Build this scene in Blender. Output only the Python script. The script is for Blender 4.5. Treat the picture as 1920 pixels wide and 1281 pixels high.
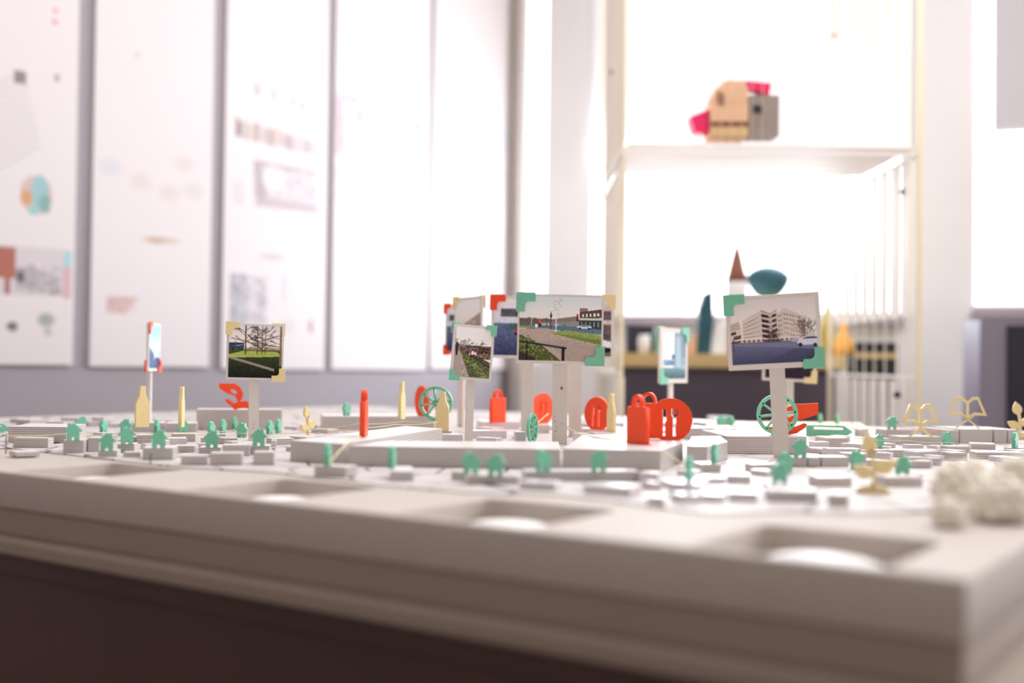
import bpy, bmesh, math, random
import numpy as np
from mathutils import Vector, Matrix
random.seed(4); rng = np.random.default_rng(7)
for o in list(bpy.data.objects): bpy.data.objects.remove(o)
SC = bpy.context.scene; COL = SC.collection
# ------------------------------------------------------------------ camera
F = 2150.0; T = 0.95; HC = 0.14              # focal length in px, height of the town sheet, eye above it
CAM = Vector((0, 0, T + HC))
tilt = math.atan(42 / F); roll = 0.012
fw = Vector((0, math.cos(tilt), math.sin(tilt))); up0 = Vector((0, -math.sin(tilt), math.cos(tilt))); rt0 = Vector((1, 0, 0))
RT = rt0 * math.cos(roll) + up0 * math.sin(roll)
UP = up0 * math.cos(roll) - rt0 * math.sin(roll)
cd = bpy.data.cameras.new('camera'); cam = bpy.data.objects.new('camera', cd); COL.objects.link(cam)
m3 = Matrix((RT, UP, -fw)).transposed()
cam.matrix_world = Matrix.Translation(CAM) @ m3.to_4x4()
cd.sensor_width = 36; cd.lens = F / 1920 * 36; cd.clip_start = 0.02; cd.clip_end = 100
cd.dof.use_dof = True; cd.dof.focus_distance = 1.93; cd.dof.aperture_fstop = 1.65
SC.camera = cam
SC.view_settings.view_transform = 'Standard'; SC.view_settings.look = 'None'
SC.view_settings.gamma = 1; SC.view_settings.use_curve_mapping = False
SC.view_settings.exposure = 0.08
# ------------------------------------------------------------------ sky
w = bpy.data.worlds.new('sky'); SC.world = w; w.use_nodes = True
nt = w.node_tree; nt.nodes.clear()
out = nt.nodes.new('ShaderNodeOutputWorld'); bg = nt.nodes.new('ShaderNodeBackground')
tc = nt.nodes.new('ShaderNodeTexCoord'); dot = nt.nodes.new('ShaderNodeVectorMath'); dot.operation = 'DOT_PRODUCT'
dot.inputs[1].default_value = Vector((0.42, 0.86, 0.30)).normalized()
rp = nt.nodes.new('ShaderNodeValToRGB')
for e, (p, c) in zip(rp.color_ramp.elements, ((0.0, (.088, .078, .074, 1)), (1.0, (1, 1, 1, 1)))): e.position = p; e.color = c
for p, c in ((.40, (.092, .082, .078, 1)), (.62, (.17, .16, .157, 1)), (.80, (.42, .42, .44, 1))):
    e = rp.color_ramp.elements.new(p); e.color = c
mr = nt.nodes.new('ShaderNodeMapRange'); mr.inputs['From Min'].default_value = -1
nt.links.new(tc.outputs['Generated'], dot.inputs[0]); nt.links.new(dot.outputs['Value'], mr.inputs['Value'])
nt.links.new(mr.outputs['Result'], rp.inputs['Fac']); nt.links.new(rp.outputs['Color'], bg.inputs['Color'])
bg.inputs['Strength'].default_value = 5.2
nt.links.new(bg.outputs[0], out.inputs[0])

def area(name, loc, target, sx, sy, power, col):
    l = bpy.data.lights.new(name, 'AREA'); l.shape = 'RECTANGLE'; l.size = sx; l.size_y = sy; l.energy = power; l.color = col
    o = bpy.data.objects.new(name, l); COL.objects.link(o); o.location = loc
    o.rotation_euler = (Vector(target) - Vector(loc)).to_track_quat('-Z', 'Y').to_euler()
    return o
area('wall_fill_light', (-.3, 2.3, 3.4), (-1.0, 3.9, 1.0), 1.8, .5, 12, (1, .95, .94))  # added overhead fill that brightens the poster wall, not a known lamp
area('wall_fill_light', (1.6, 2.2, 3.4), (1.1, 4.4, 1.2), 1.8, .5, 40, (1, .95, .94))  # second added fill, lifts the back wall in place of room bounce
area('window_daylight', (.95, 5.2, 1.75), (-1.0, 3.3, .85), 1.3, .9, 75, (.86, .93, 1))

# ------------------------------------------------------------------ pixel helpers
def ray(px, py): return (fw + RT * ((px - 960) / F) - UP * ((py - 640.5) / F))
def P(px, py, z=0.0):                        # point on the horizontal plane z above the town sheet
    d = ray(px, py); t = (T + z - CAM.z) / d.z
    return CAM + d * t
def D(px, py, Y):                            # point at forward distance Y
    d = ray(px, py); return CAM + d * (Y / d.y)
def hpx(p): return (p.y * fw.y) / F          # metres per pixel near p

# ------------------------------------------------------------------ materials
def s2l(c): return tuple((x / 12.92 if x <= .04045 else ((x + .055) / 1.055) ** 2.4) for x in c)
def rgb(r, g, b): return s2l((r / 255, g / 255, b / 255)) + (1,)
def mat(name, col, rough=.6, noise=0, scale=30, spec=.5, bump=0, metallic=0, coat=0, trans=0):
    m = bpy.data.materials.new(name); m.use_nodes = True; n = m.node_tree; b = n.nodes['Principled BSDF']
    b.inputs['Base Color'].default_value = col; b.inputs['Roughness'].default_value = rough
    b.inputs['Specular IOR Level'].default_value = spec; b.inputs['Metallic'].default_value = metallic
    b.inputs['Coat Weight'].default_value = coat; b.inputs['Coat Roughness'].default_value = .15
    if noise or bump:
        t = n.nodes.new('ShaderNodeTexCoord'); nz = n.nodes.new('ShaderNodeTexNoise'); nz.inputs['Scale'].default_value = scale; nz.inputs['Detail'].default_value = 4
        n.links.new(t.outputs['Object'], nz.inputs['Vector'])
        if noise:
            mx = n.nodes.new('ShaderNodeMix'); mx.data_type = 'RGBA'
            mx.inputs[6].default_value = tuple(c * (1 - noise) for c in col[:3]) + (1,)
            mx.inputs[7].default_value = tuple(min(1, c * (1 + noise)) for c in col[:3]) + (1,)
            n.links.new(nz.outputs['Fac'], mx.inputs[0]); n.links.new(mx.outputs[2], b.inputs['Base Color'])
        if bump:
            bp = n.nodes.new('ShaderNodeBump'); bp.inputs['Strength'].default_value = bump; bp.inputs['Distance'].default_value = .002
            n.links.new(nz.outputs['Fac'], bp.inputs['Height']); n.links.new(bp.outputs[0], b.inputs['Normal'])
    return m
M = {}
M['green'] = mat('mint_acrylic', rgb(126, 204, 172), .42, .06, 60)
M['orange'] = mat('orange_acrylic', rgb(255, 84, 44), .45, .03, 60, spec=.25)
M['yellow'] = mat('cream_acrylic', rgb(244, 222, 164), .5, .05, 60)
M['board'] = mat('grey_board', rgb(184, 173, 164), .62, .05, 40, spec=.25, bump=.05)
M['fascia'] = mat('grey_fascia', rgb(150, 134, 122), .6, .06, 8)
M['foam'] = mat('white_foamboard', rgb(232, 226, 220), .6, .04, 60)
M['post'] = mat('white_painted_wood', rgb(226, 218, 210), .6, .07, 50)
M['white'] = mat('white_paint', rgb(240, 238, 238), .6, .02, 5)
M['warmwhite'] = mat('warm_white_timber', rgb(248, 242, 238), .6, .03, 12)
M['wall'] = mat('grey_wall_paint', rgb(166, 158, 164), .7, .03, 3)
M['dome'] = mat('white_dome_plastic', rgb(250, 246, 242), .35)
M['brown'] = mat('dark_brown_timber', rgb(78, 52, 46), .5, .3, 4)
M['thread'] = mat('cream_thread', rgb(232, 212, 160), .7)
M['pinkthread'] = mat('pink_thread', rgb(236, 160, 150), .7)
M['rod'] = mat('yellow_timber', rgb(248, 238, 206), .6, .03, 10)  # yellow paled towards white, window flare put into the colour
M['cord'] = mat('pale_cord', rgb(252, 242, 216), .7)
M['wire'] = mat('rusty_wire', rgb(120, 84, 70), .5, metallic=.3)
M['dark'] = mat('dark_panel', rgb(84, 74, 86), .6, .05, 5)
M['black'] = mat('black_case', rgb(40, 40, 52), .5, .05, 5)
M['tan'] = mat('tan_timber', rgb(214, 186, 132), .5, .1, 10)
M['teal'] = mat('dark_teal_fabric', rgb(30, 82, 96), .6, .25, 14)
M['red_brown'] = mat('red_brown_timber', rgb(136, 84, 64), .6, .1, 20)
M['pink'] = mat('magenta_card', rgb(226, 30, 96), .5)
M['beige'] = mat('beige_card', rgb(230, 186, 150), .6, .08, 12)
M['greycard'] = mat('grey_card', rgb(150, 136, 128), .6, .2, 25)
M['ochre'] = mat('ochre_card', rgb(168, 150, 60), .6, .3, 14)
M['amber'] = mat('amber_plastic', rgb(250, 180, 70), .5)
M['floor'] = mat('brown_floor', rgb(84, 66, 60), .6, .1, 4)
M['cotton'] = mat('cream_fibre', rgb(250, 242, 228), .9, .08, 60)
M['fleck'] = mat('brown_paint_fleck', rgb(150, 104, 84), .7)
M['card'] = mat('pale_card_top', rgb(222, 216, 214), .4, .04, 40)
M['tansheet'] = mat('pale_timber_sheet', rgb(226, 204, 160), .6, .1, 12)

def layered(name, col, dark, pitch, gloss=.35):
    m = mat(name, col, gloss); n = m.node_tree; b = n.nodes['Principled BSDF']
    t = n.nodes.new('ShaderNodeTexCoord'); sp = n.nodes.new('ShaderNodeSeparateXYZ'); n.links.new(t.outputs['Object'], sp.inputs[0])
    mu = n.nodes.new('ShaderNodeMath'); mu.operation = 'MULTIPLY'; mu.inputs[1].default_value = 1 / pitch; n.links.new(sp.outputs['Z'], mu.inputs[0])
    fr = n.nodes.new('ShaderNodeMath'); fr.operation = 'FRACT'; n.links.new(mu.outputs[0], fr.inputs[0])
    gt = n.nodes.new('ShaderNodeMapRange'); gt.inputs['From Min'].default_value = .0; gt.inputs['From Max'].default_value = .45; n.links.new(fr.outputs[0], gt.inputs['Value'])
    nz = n.nodes.new('ShaderNodeTexNoise'); nz.inputs['Scale'].default_value = 90; nz.inputs['Detail'].default_value = 3; n.links.new(t.outputs['Object'], nz.inputs['Vector'])
    mm = n.nodes.new('ShaderNodeMath'); mm.operation = 'MULTIPLY_ADD'; mm.inputs[1].default_value = .5; mm.inputs[2].default_value = 0.0
    n.links.new(nz.outputs['Fac'], mm.inputs[0])
    mxx = n.nodes.new('ShaderNodeMath'); mxx.operation = 'MAXIMUM'; n.links.new(gt.outputs[0], mxx.inputs[0])
    g2 = n.nodes.new('ShaderNodeNewGeometry'); s2 = n.nodes.new('ShaderNodeSeparateXYZ'); n.links.new(g2.outputs['Normal'], s2.inputs[0])
    nn = n.nodes.new('ShaderNodeMath'); nn.operation = 'GREATER_THAN'; nn.inputs[1].default_value = .5; n.links.new(s2.outputs['Z'], nn.inputs[0])
    ml = n.nodes.new('ShaderNodeMath'); ml.operation = 'MAXIMUM'; n.links.new(mm.outputs[0], ml.inputs[0]); n.links.new(nn.outputs[0], ml.inputs[1])
    n.links.new(ml.outputs[0], mxx.inputs[1])
    mx = n.nodes.new('ShaderNodeMix'); mx.data_type = 'RGBA'; mx.inputs[6].default_value = dark; mx.inputs[7].default_value = col
    n.links.new(mxx.outputs[0], mx.inputs[0]); n.links.new(mx.outputs[2], b.inputs['Base Color'])
    return m
M['block'] = layered('layered_greyboard', rgb(214, 206, 203), rgb(110, 103, 102), .0034)
M['block2'] = layered('layered_pale_board', rgb(226, 220, 222), rgb(176, 170, 176), .0028, .25)

def sheet_mat():
    m = mat('street_map_sheet', rgb(206, 198, 194), .5, spec=.3); n = m.node_tree; b = n.nodes['Principled BSDF']
    t = n.nodes.new('ShaderNodeTexCoord'); v = n.nodes.new('ShaderNodeTexVoronoi'); v.feature = 'DISTANCE_TO_EDGE'; v.inputs['Scale'].default_value = 11
    n.links.new(t.outputs['Object'], v.inputs['Vector'])
    g = n.nodes.new('ShaderNodeMapRange'); g.inputs['From Min'].default_value = .012; g.inputs['From Max'].default_value = .03; n.links.new(v.outputs['Distance'], g.inputs['Value'])
    mx = n.nodes.new('ShaderNodeMix'); mx.data_type = 'RGBA'; mx.inputs[6].default_value = rgb(84, 76, 76); mx.inputs[7].default_value = rgb(196, 187, 183)
    n.links.new(g.outputs[0], mx.inputs[0]); n.links.new(mx.outputs[2], b.inputs['Base Color'])
    return m
M['sheet'] = sheet_mat()
def attr_mat(name, rough=.35, coat=0):
    m = mat(name, (1, 1, 1, 1), rough, coat=coat); n = m.node_tree
    a = n.nodes.new('ShaderNodeVertexColor'); a.layer_name = 'Col'
    n.links.new(a.outputs['Color'], n.nodes['Principled BSDF'].inputs['Base Color']); return m
M['print'] = attr_mat('printed_photo_paper', .5); M['print'].node_tree.nodes['Principled BSDF'].inputs['Specular IOR Level'].default_value = .15
M['poster'] = attr_mat('printed_poster_paper', .6)
gl = bpy.data.materials.new('window_glass'); gl.use_nodes = True; n = gl.node_tree; n.nodes.clear()
o_ = n.nodes.new('ShaderNodeOutputMaterial'); tr = n.nodes.new('ShaderNodeBsdfTransparent'); gs = n.nodes.new('ShaderNodeBsdfGlossy'); gs.inputs['Roughness'].default_value = .02
mxs = n.nodes.new('ShaderNodeMixShader'); mxs.inputs[0].default_value = .06
n.links.new(tr.outputs[0], mxs.inputs[1]); n.links.new(gs.outputs[0], mxs.inputs[2]); n.links.new(mxs.outputs[0], o_.inputs[0]); M['glass'] = gl
bl = bpy.data.materials.new('blind_fabric'); bl.use_nodes = True; n = bl.node_tree; n.nodes.clear()
o_ = n.nodes.new('ShaderNodeOutputMaterial'); df = n.nodes.new('ShaderNodeBsdfDiffuse'); tl = n.nodes.new('ShaderNodeBsdfTranslucent')
for q in (df, tl): q.inputs[0].default_value = (.86, .84, .86, 1)
mxs = n.nodes.new('ShaderNodeMixShader'); mxs.inputs[0].default_value = .6
n.links.new(df.outputs[0], mxs.inputs[1]); n.links.new(tl.outputs[0], mxs.inputs[2]); n.links.new(mxs.outputs[0], o_.inputs[0]); M['blind'] = bl

# ------------------------------------------------------------------ object helpers
def tag(o, label, cat, group=None, kind=None):
    if label: o['label'] = label
    if cat: o['category'] = cat
    if group: o['group'] = group
    if kind: o['kind'] = kind
    return o
def empty(name, loc, label=None, cat=None, group=None, rz=0):
    o = bpy.data.objects.new(name, None); COL.objects.link(o); o.location = loc; o.rotation_euler = (0, 0, rz); o.empty_display_size = .02
    return tag(o, label, cat, group)
def link(name, me, m, parent=None, loc=(0, 0, 0), rot=(0, 0, 0)):
    o = bpy.data.objects.new(name, me); COL.objects.link(o)
    if m and not me.materials: me.materials.append(m)
    if parent: o.parent = parent
    o.location = loc; o.rotation_euler = rot; return o
def bm_mesh(bm, name='mesh', smooth=False):
    me = bpy.data.meshes.new(name); bmesh.ops.recalc_face_normals(bm, faces=bm.faces); bm.to_mesh(me); bm.free()
    if smooth:
        for p in me.polygons: p.use_smooth = True
    return me
def add_box(bm, x0, x1, y0, y1, z0, z1, bev=0):
    vs = [bm.verts.new((x, y, z)) for z in (z0, z1) for (x, y) in ((x0, y0), (x1, y0), (x1, y1), (x0, y1))]
    fs = [bm.faces.new([vs[i] for i in f]) for f in ((0, 3, 2, 1), (4, 5, 6, 7), (0, 1, 5, 4), (1, 2, 6, 5), (2, 3, 7, 6), (3, 0, 4, 7))]
    if bev:
        es = {e for f in fs for e in f.edges}; bmesh.ops.bevel(bm, geom=list(es), offset=bev, segments=2, affect='EDGES')
def box_mesh(x0, x1, y0, y1, z0, z1, bev=0):
    bm = bmesh.new(); add_box(bm, x0, x1, y0, y1, z0, z1, bev); return bm_mesh(bm)
def prism(pts, z0, z1, bev=0):               # vertical prism over a footprint
    bm = bmesh.new(); a = [bm.verts.new((p[0], p[1], z0)) for p in pts]; b = [bm.verts.new((p[0], p[1], z1)) for p in pts]; k = len(pts)
    bm.faces.new(a[::-1]); bm.faces.new(b)
    for i in range(k): bm.faces.new((a[i], a[(i + 1) % k], b[(i + 1) % k], b[i]))
    if bev: bmesh.ops.bevel(bm, geom=list(bm.edges), offset=bev, segments=1, affect='EDGES')
    return bm_mesh(bm)
def plate_mesh(groups, th, bev=0.0004):      # groups: list of lists of closed 2D loops (first outer, rest holes); x,z plane, thickness along y
    bm = bmesh.new()
    for loops in groups:
        cu = bpy.data.curves.new('c', 'CURVE'); cu.dimensions = '2D'; cu.fill_mode = 'BOTH'; cu.extrude = max(th / 2 - bev, 1e-4); cu.bevel_depth = bev; cu.bevel_resolution = 1; cu.offset = -bev
        for lp in loops:
            s = cu.splines.new('POLY'); s.points.add(len(lp) - 1); s.use_cyclic_u = True
            for q, (x, y) in zip(s.points, lp): q.co = (x, y, 0, 1)
        ob = bpy.data.objects.new('c', cu); me = bpy.data.meshes.new_from_object(ob); bm.from_mesh(me)
        bpy.data.objects.remove(ob); bpy.data.curves.remove(cu); bpy.data.meshes.remove(me)
    bmesh.ops.rotate(bm, verts=bm.verts, cent=(0, 0, 0), matrix=Matrix.Rotation(math.pi / 2, 3, 'X'))
    bmesh.ops.remove_doubles(bm, verts=bm.verts, dist=1e-6)
    me = bpy.data.meshes.new('plate'); bm.to_mesh(me); bm.free(); return me
def tube(pts, r, seg=6):
    bm = bmesh.new(); rings = []
    for i, p in enumerate(pts):
        d = (Vector(pts[min(i + 1, len(pts) - 1)]) - Vector(pts[max(i - 1, 0)])).normalized()
        a = d.orthogonal().normalized() if abs(d.z) > .9 else d.cross(Vector((0, 0, 1))).normalized(); b = d.cross(a)
        rr = r[i] if isinstance(r, (list, tuple)) else r
        rings.append([bm.verts.new(Vector(p) + (a * math.cos(2 * math.pi * k / seg) + b * math.sin(2 * math.pi * k / seg)) * rr) for k in range(seg)])
    for i in range(len(rings) - 1):
        for k in range(seg): bm.faces.new((rings[i][k], rings[i][(k + 1) % seg], rings[i + 1][(k + 1) % seg], rings[i + 1][k]))
    bm.faces.new(rings[0][::-1]); bm.faces.new(rings[-1]); return bm_mesh(bm, smooth=True)
def lathe(prof, seg=32):
    bm = bmesh.new(); rings = [[bm.verts.new((r * math.cos(2 * math.pi * k / seg), r * math.sin(2 * math.pi * k / seg), z)) for k in range(seg)] for r, z in prof]
    for i in range(len(rings) - 1):
        for k in range(seg): bm.faces.new((rings[i][k], rings[i][(k + 1) % seg], rings[i + 1][(k + 1) % seg], rings[i + 1][k]))
    bm.faces.new(rings[0][::-1]); bm.faces.new(rings[-1]); return bm_mesh(bm, smooth=True)
def circ(cx, cy, r, n=40, a0=0, a1=2 * math.pi): return [(cx + r * math.cos(a0 + (a1 - a0) * k / n), cy + r * math.sin(a0 + (a1 - a0) * k / n)) for k in range(n if a1 - a0 > 6.28 else n + 1)]
def face_cam(p): return -math.atan2(p.x, p.y)

# ------------------------------------------------------------------ painter for printed surfaces
class Img:
    def __init__(s, w, h, c): s.w, s.h = w, h; s.a = np.ones((h, w, 3)) * np.array(c) / 255; s.yy, s.xx = np.mgrid[0:h, 0:w]; s.xx = (s.xx + .5) / w; s.yy = (s.yy + .5) / h
    def mix(s, m, c, al=1): s.a = s.a * (1 - m[..., None] * al) + np.array(c) / 255 * m[..., None] * al
    def grad(s, y0, y1, c0, c1):
        m = ((s.yy >= y0) & (s.yy < y1)); t = np.clip((s.yy - y0) / (y1 - y0), 0, 1)[..., None]; g = (np.array(c0) * (1 - t) + np.array(c1) * t) / 255
        s.a = np.where(m[..., None], g, s.a)
    def poly(s, pts, c, al=1):
        x, y = s.xx, s.yy; ins = np.zeros(x.shape, bool); k = len(pts)
        for i in range(k):
            x0, y0 = pts[i]; x1, y1 = pts[(i + 1) % k]
            if y0 == y1: continue
            cond = ((y0 > y) != (y1 > y)) & (x < (x1 - x0) * (y - y0) / (y1 - y0) + x0); ins ^= cond
        s.mix(ins.astype(float), c, al)
    def rect(s, x0, y0, x1, y1, c, al=1): s.mix(((s.xx >= x0) & (s.xx < x1) & (s.yy >= y0) & (s.yy < y1)).astype(float), c, al)
    def ell(s, cx, cy, rx, ry, c, al=1, soft=0):
        d = np.sqrt(((s.xx - cx) / rx) ** 2 + ((s.yy - cy) / ry) ** 2); s.mix(np.clip((1 - d) / soft, 0, 1) if soft else (d < 1).astype(float), c, al)
    def line(s, x0, y0, x1, y1, t, c, al=1):
        asp = s.h / s.w; X, Y = s.xx, s.yy * asp; ax, ay, bx, by = x0, y0 * asp, x1, y1 * asp; L = (bx - ax) ** 2 + (by - ay) ** 2 + 1e-9
        u = np.clip(((X - ax) * (bx - ax) + (Y - ay) * (by - ay)) / L, 0, 1); d = np.hypot(X - ax - u * (bx - ax), Y - ay - u * (by - ay))
        s.mix(np.clip((t - d) * s.w + .5, 0, 1), c, al)
    def noise(s, x0, y0, x1, y1, amp, cell=1, poly=None):
        n = rng.normal(0, amp / 255, (s.h // cell + 1, s.w // cell + 1)); n = np.kron(n, np.ones((cell, cell)))[:s.h, :s.w]
        m = ((s.xx >= x0) & (s.xx < x1) & (s.yy >= y0) & (s.yy < y1)); s.a = np.clip(s.a + (n * m)[..., None], 0, 1)
    def tree(s, x, y, ln, ang, t, c, dep):
        if dep == 0 or ln < .01: return
        x2 = x + ln * math.cos(ang); y2 = y - ln * math.sin(ang) * s.w / s.h; s.line(x, y, x2, y2, t, c, .85)
        for k in range(random.choice((2, 3))): s.tree(x2, y2, ln * random.uniform(.6, .8), ang + random.uniform(-.7, .7), t * .65, c, dep - 1)
    def mesh(s, W, H):                       # vertical sheet in x,z with per-vertex print colour
        X, Z = np.meshgrid(np.linspace(-W / 2, W / 2, s.w), np.linspace(H / 2, -H / 2, s.h))
        v = np.stack([X, np.zeros_like(X), Z], -1).reshape(-1, 3); i = np.arange(s.w * s.h).reshape(s.h, s.w)
        f = np.stack([i[:-1, :-1], i[1:, :-1], i[1:, 1:], i[:-1, 1:]], -1).reshape(-1, 4)
        me = bpy.data.meshes.new('print'); me.from_pydata(v.tolist(), [], f.tolist())
        ca = me.color_attributes.new('Col', 'FLOAT_COLOR', 'POINT'); a = np.clip(s.a, 0, 1); lin = np.where(a <= .04045, a / 12.92, ((a + .055) / 1.055) ** 2.4)
        ca.data.foreach_set('color', np.concatenate([lin, np.ones(lin.shape[:2] + (1,))], -1).reshape(-1).astype('f')); return me

def img_street():
    g = Img(156, 118, (200, 210, 215)); g.grad(0, .36, (196, 208, 214), (226, 222, 216))
    g.rect(0, .36, 1, .5, (92, 92, 96)); g.noise(0, .33, 1, .5, 12)
    for k in range(18): g.ell(k * .022, .37 + random.uniform(-.01, .02), .02, .03, (90, 84, 70), .8)
    g.poly([(.38, .36), (.55, .33), (.72, .30), (.72, .47), (.38, .45)], (124, 108, 104)); g.poly([(.45, .40), (.72, .39), (.72, .47), (.45, .46)], (150, 148, 146))
    for k in range(12): g.line(.46 + k * .022, .40, .46 + k * .022, .46, .003, (70, 70, 74))
    g.rect(.73, .18, .83, .26, (120, 112, 110)); g.poly([(.73, .24), (1, .19), (1, .34), (.73, .34)], (84, 62, 66))
    for k in range(5): g.rect(.76 + k * .045, .27 - k * .004, .785 + k * .045, .315 - k * .004, (212, 220, 226))
    g.poly([(.73, .335), (1, .325), (1, .365), (.73, .36)], (186, 196, 176)); g.poly([(.73, .36), (1, .365), (1, .53), (.73, .48)], (52, 60, 62))
    for k in range(5): g.rect(.75 + k * .05, .39, .765 + k * .05, .47, (120, 130, 130))
    g.rect(.69, .27, .72, .38, (60, 48, 60)); g.rect(.69, .28, .72, .31, (214, 40, 84))
    g.poly([(0, .47), (.4, .46), (1, .50), (1, .58), (.4, .52), (0, .50)], (84, 106, 130))
    g.poly([(.0, .465), (.16, .47), (.3, .49), (0, .5)], (132, 142, 82))
    for cx, cy, c in ((.79, .47, (196, 216, 222)), (.545, .45, (70, 120, 128)), (.45, .44, (150, 190, 200)), (.3, .43, (170, 180, 196)), (.37, .43, (190, 180, 160))):
        g.ell(cx, cy, .09 if cx > .7 else .03, .025, c); g.ell(cx, cy - .02, .05 if cx > .7 else .02, .02, (110, 124, 130)); g.ell(cx - .055, cy + .02, .014, .016, (30, 30, 34), 1 if cx > .7 else 0); g.ell(cx + .055, cy + .02, .014, .016, (30, 30, 34), 1 if cx > .7 else 0)
    g.rect(.24, .355, .27, .42, (214, 70, 50)); g.rect(.19, .42, .26, .48, (50, 50, 56)); g.ell(.21, .46, .02, .03, (220, 220, 220)); g.rect(.37, .4, .385, .49, (150, 84, 66))
    g.poly([(0, .51), (.35, .50), (.45, .55), (1, .72), (1, 1), (0, 1)], (168, 152, 142)); g.noise(0, .55, 1, 1, 7)
    for k in range(16): y = .60 + k * .027; g.line(.3 + k * .03, y + .1, 1, y + .08 + k * .012, .002, (112, 98, 92), .7)
    for k in range(14): g.line(.35 + k * .06, .6 + k * .02, .6 + k * .06, 1, .0016, (118, 104, 98), .5)
    g.poly([(.37, .545), (.6, .525), (1, .585), (1, .74), (.72, .67), (.42, .58)], (130, 148, 78)); g.poly([(.42, .58), (.7, .61), (1, .66), (1, .74), (.72, .67)], (84, 102, 50), .6); g.noise(.4, .53, 1, .72, 18)
    g.poly([(0, .6), (.12, .66), (.3, .78), (.52, 1), (0, 1)], (74, 84, 44)); 
    for k in range(260):
        u = random.random(); x = random.uniform(0, .1 + .42 * u); y = .62 + .38 * u + random.uniform(-.02, .05) * 1; g.ell(x, y, .008, .01, random.choice(((130, 146, 70), (46, 52, 34), (168, 170, 96), (60, 70, 40), (90, 74, 54))), .8)
    g.poly([(0, .86), (.2, .95), (.2, 1), (0, 1)], (52, 46, 44))
    g.line(0, .70, .57, .80, .012, (28, 30, 38)); g.line(0, .69, .56, .79, .003, (90, 100, 130)); g.line(.1, .72, .1, .98, .009, (30, 26, 30)); g.line(.54, .80, .54, 1, .018, (34, 24, 28)); 
    g.line(.385, .25, .385, .5, .006, (60, 50, 50)); g.rect(.37, .28, .40, .33, (60, 44, 44)); g.line(.15, .36, .15, .46, .003, (220, 220, 210))
    g.line(.447, .05, .447, .55, .005, (236, 226, 222))
    for k in range(160): g.ell(.447 + random.gauss(0, .04), random.uniform(.02, .3), .003, .005, random.choice(((150, 130, 130), (120, 130, 160), (230, 225, 228))), .7)
    return g
def img_offices():
    g = Img(160, 122, (212, 204, 200)); g.grad(0, .65, (206, 197, 196), (228, 222, 216))
    g.poly([(.14, .33), (.36, .18), (.36, .62), (.14, .60)], (196, 182, 172)); g.poly([(.55, .25), (.63, .155), (.80, .26), (.86, .40), (.88, .62), (.55, .62)], (198, 184, 174))
    g.poly([(.36, .17), (.47, .23), (.47, .62), (.36, .62)], (150, 136, 128)); g.poly([(.47, .23), (.55, .17), (.55, .62), (.47, .62)], (170, 156, 146))
    for r in range(5):
        y = .235 + r * .078; g.poly([(.37, y), (.45, y + .025), (.45, y + .065), (.37, y + .05)], (62, 42, 50)); g.poly([(.49, y + .02), (.54, y), (.54, y + .045), (.49, y + .06)], (72, 52, 58))
        for k in range(11):
            x = .155 + k * .019; yl = .33 - (x - .14) * .68 + .055 + r * (.05 + (x - .14) * .11); g.rect(x, yl, x + .008, yl + .035, (104, 88, 92))
        for k in range(13):
            x = .565 + k * .023; yl = .235 + abs(x - .63) * .35 + r * .072; g.rect(x, yl, x + .009, yl + .04, (112, 94, 98))
        g.line(.14, .36 + r * .05, .36, .25 + r * .075, .003, (226, 216, 206)); g.line(.56, .25 + r * .073, .86, .36 + r * .055, .003, (224, 214, 204))
    for k in range(6): g.line(.36, .21 + k * .078, .47, .26 + k * .075, .005, (224, 214, 204)); g.line(.47, .26 + k * .075, .55, .21 + k * .078, .005, (214, 204, 196))
    g.poly([(0, .38), (.1, .33), (.12, .45), (.0, .48)], (176, 160, 152)); g.poly([(0, .48), (.12, .45), (.13, .56), (.0, .62)], (200, 188, 180)); g.poly([(0, .5), (.06, .485), (.06, .53), (0, .55)], (70, 56, 60)); g.poly([(.03, .56), (.12, .54), (.12, .6), (.03, .62)], (84, 70, 72))
    for k in range(300): g.ell(.84 + random.gauss(0, .035), .47 + random.gauss(0, .08), .006, .008, (96, 84, 78), .45); g.ell(.49 + random.gauss(0, .04), .56 + random.gauss(0, .05), .006, .007, (58, 44, 44), .5)
    for k in range(6): random.seed(k); g.tree(.84 + k * .025, .66, .09, 1.57, .004, (84, 70, 66), 4)
    g.rect(0, .63, 1, .68, (86, 72, 74)); g.poly([(.1, .6), (.35, .58), (.38, .66), (.1, .66)], (214, 200, 190), .8); g.poly([(.58, .6), (.8, .6), (.8, .66), (.58, .66)], (212, 198, 188), .8)
    for k in range(14): g.ell(.1 + k * .055, .64, .015, .02, (60, 48, 50), .8)
    g.grad(.675, 1.01, (102, 104, 134), (60, 62, 90)); g.poly([(0, .70), (.5, .75), (1, .8), (1, .72), (.5, .69), (0, .68)], (122, 124, 150), .5); g.poly([(.35, 1), (.75, .78), (1, .82), (1, 1)], (58, 58, 84), .5); g.noise(0, .68, 1, 1, 6)
    g.ell(.74, .655, .04, .035, (150, 160, 190)); g.poly([(.76, .70), (.80, .63), (.88, .60), (1, .60), (1, .74), (.80, .74)], (196, 196, 208)); g.poly([(.82, .645), (.88, .615), (1, .62), (1, .65)], (70, 70, 90)); g.ell(.80, .735, .025, .03, (40, 38, 46)); g.ell(.97, .745, .02, .03, (40, 38, 46))
    g.rect(.02, .6, .03, .8, (80, 62, 70)); return g
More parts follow.
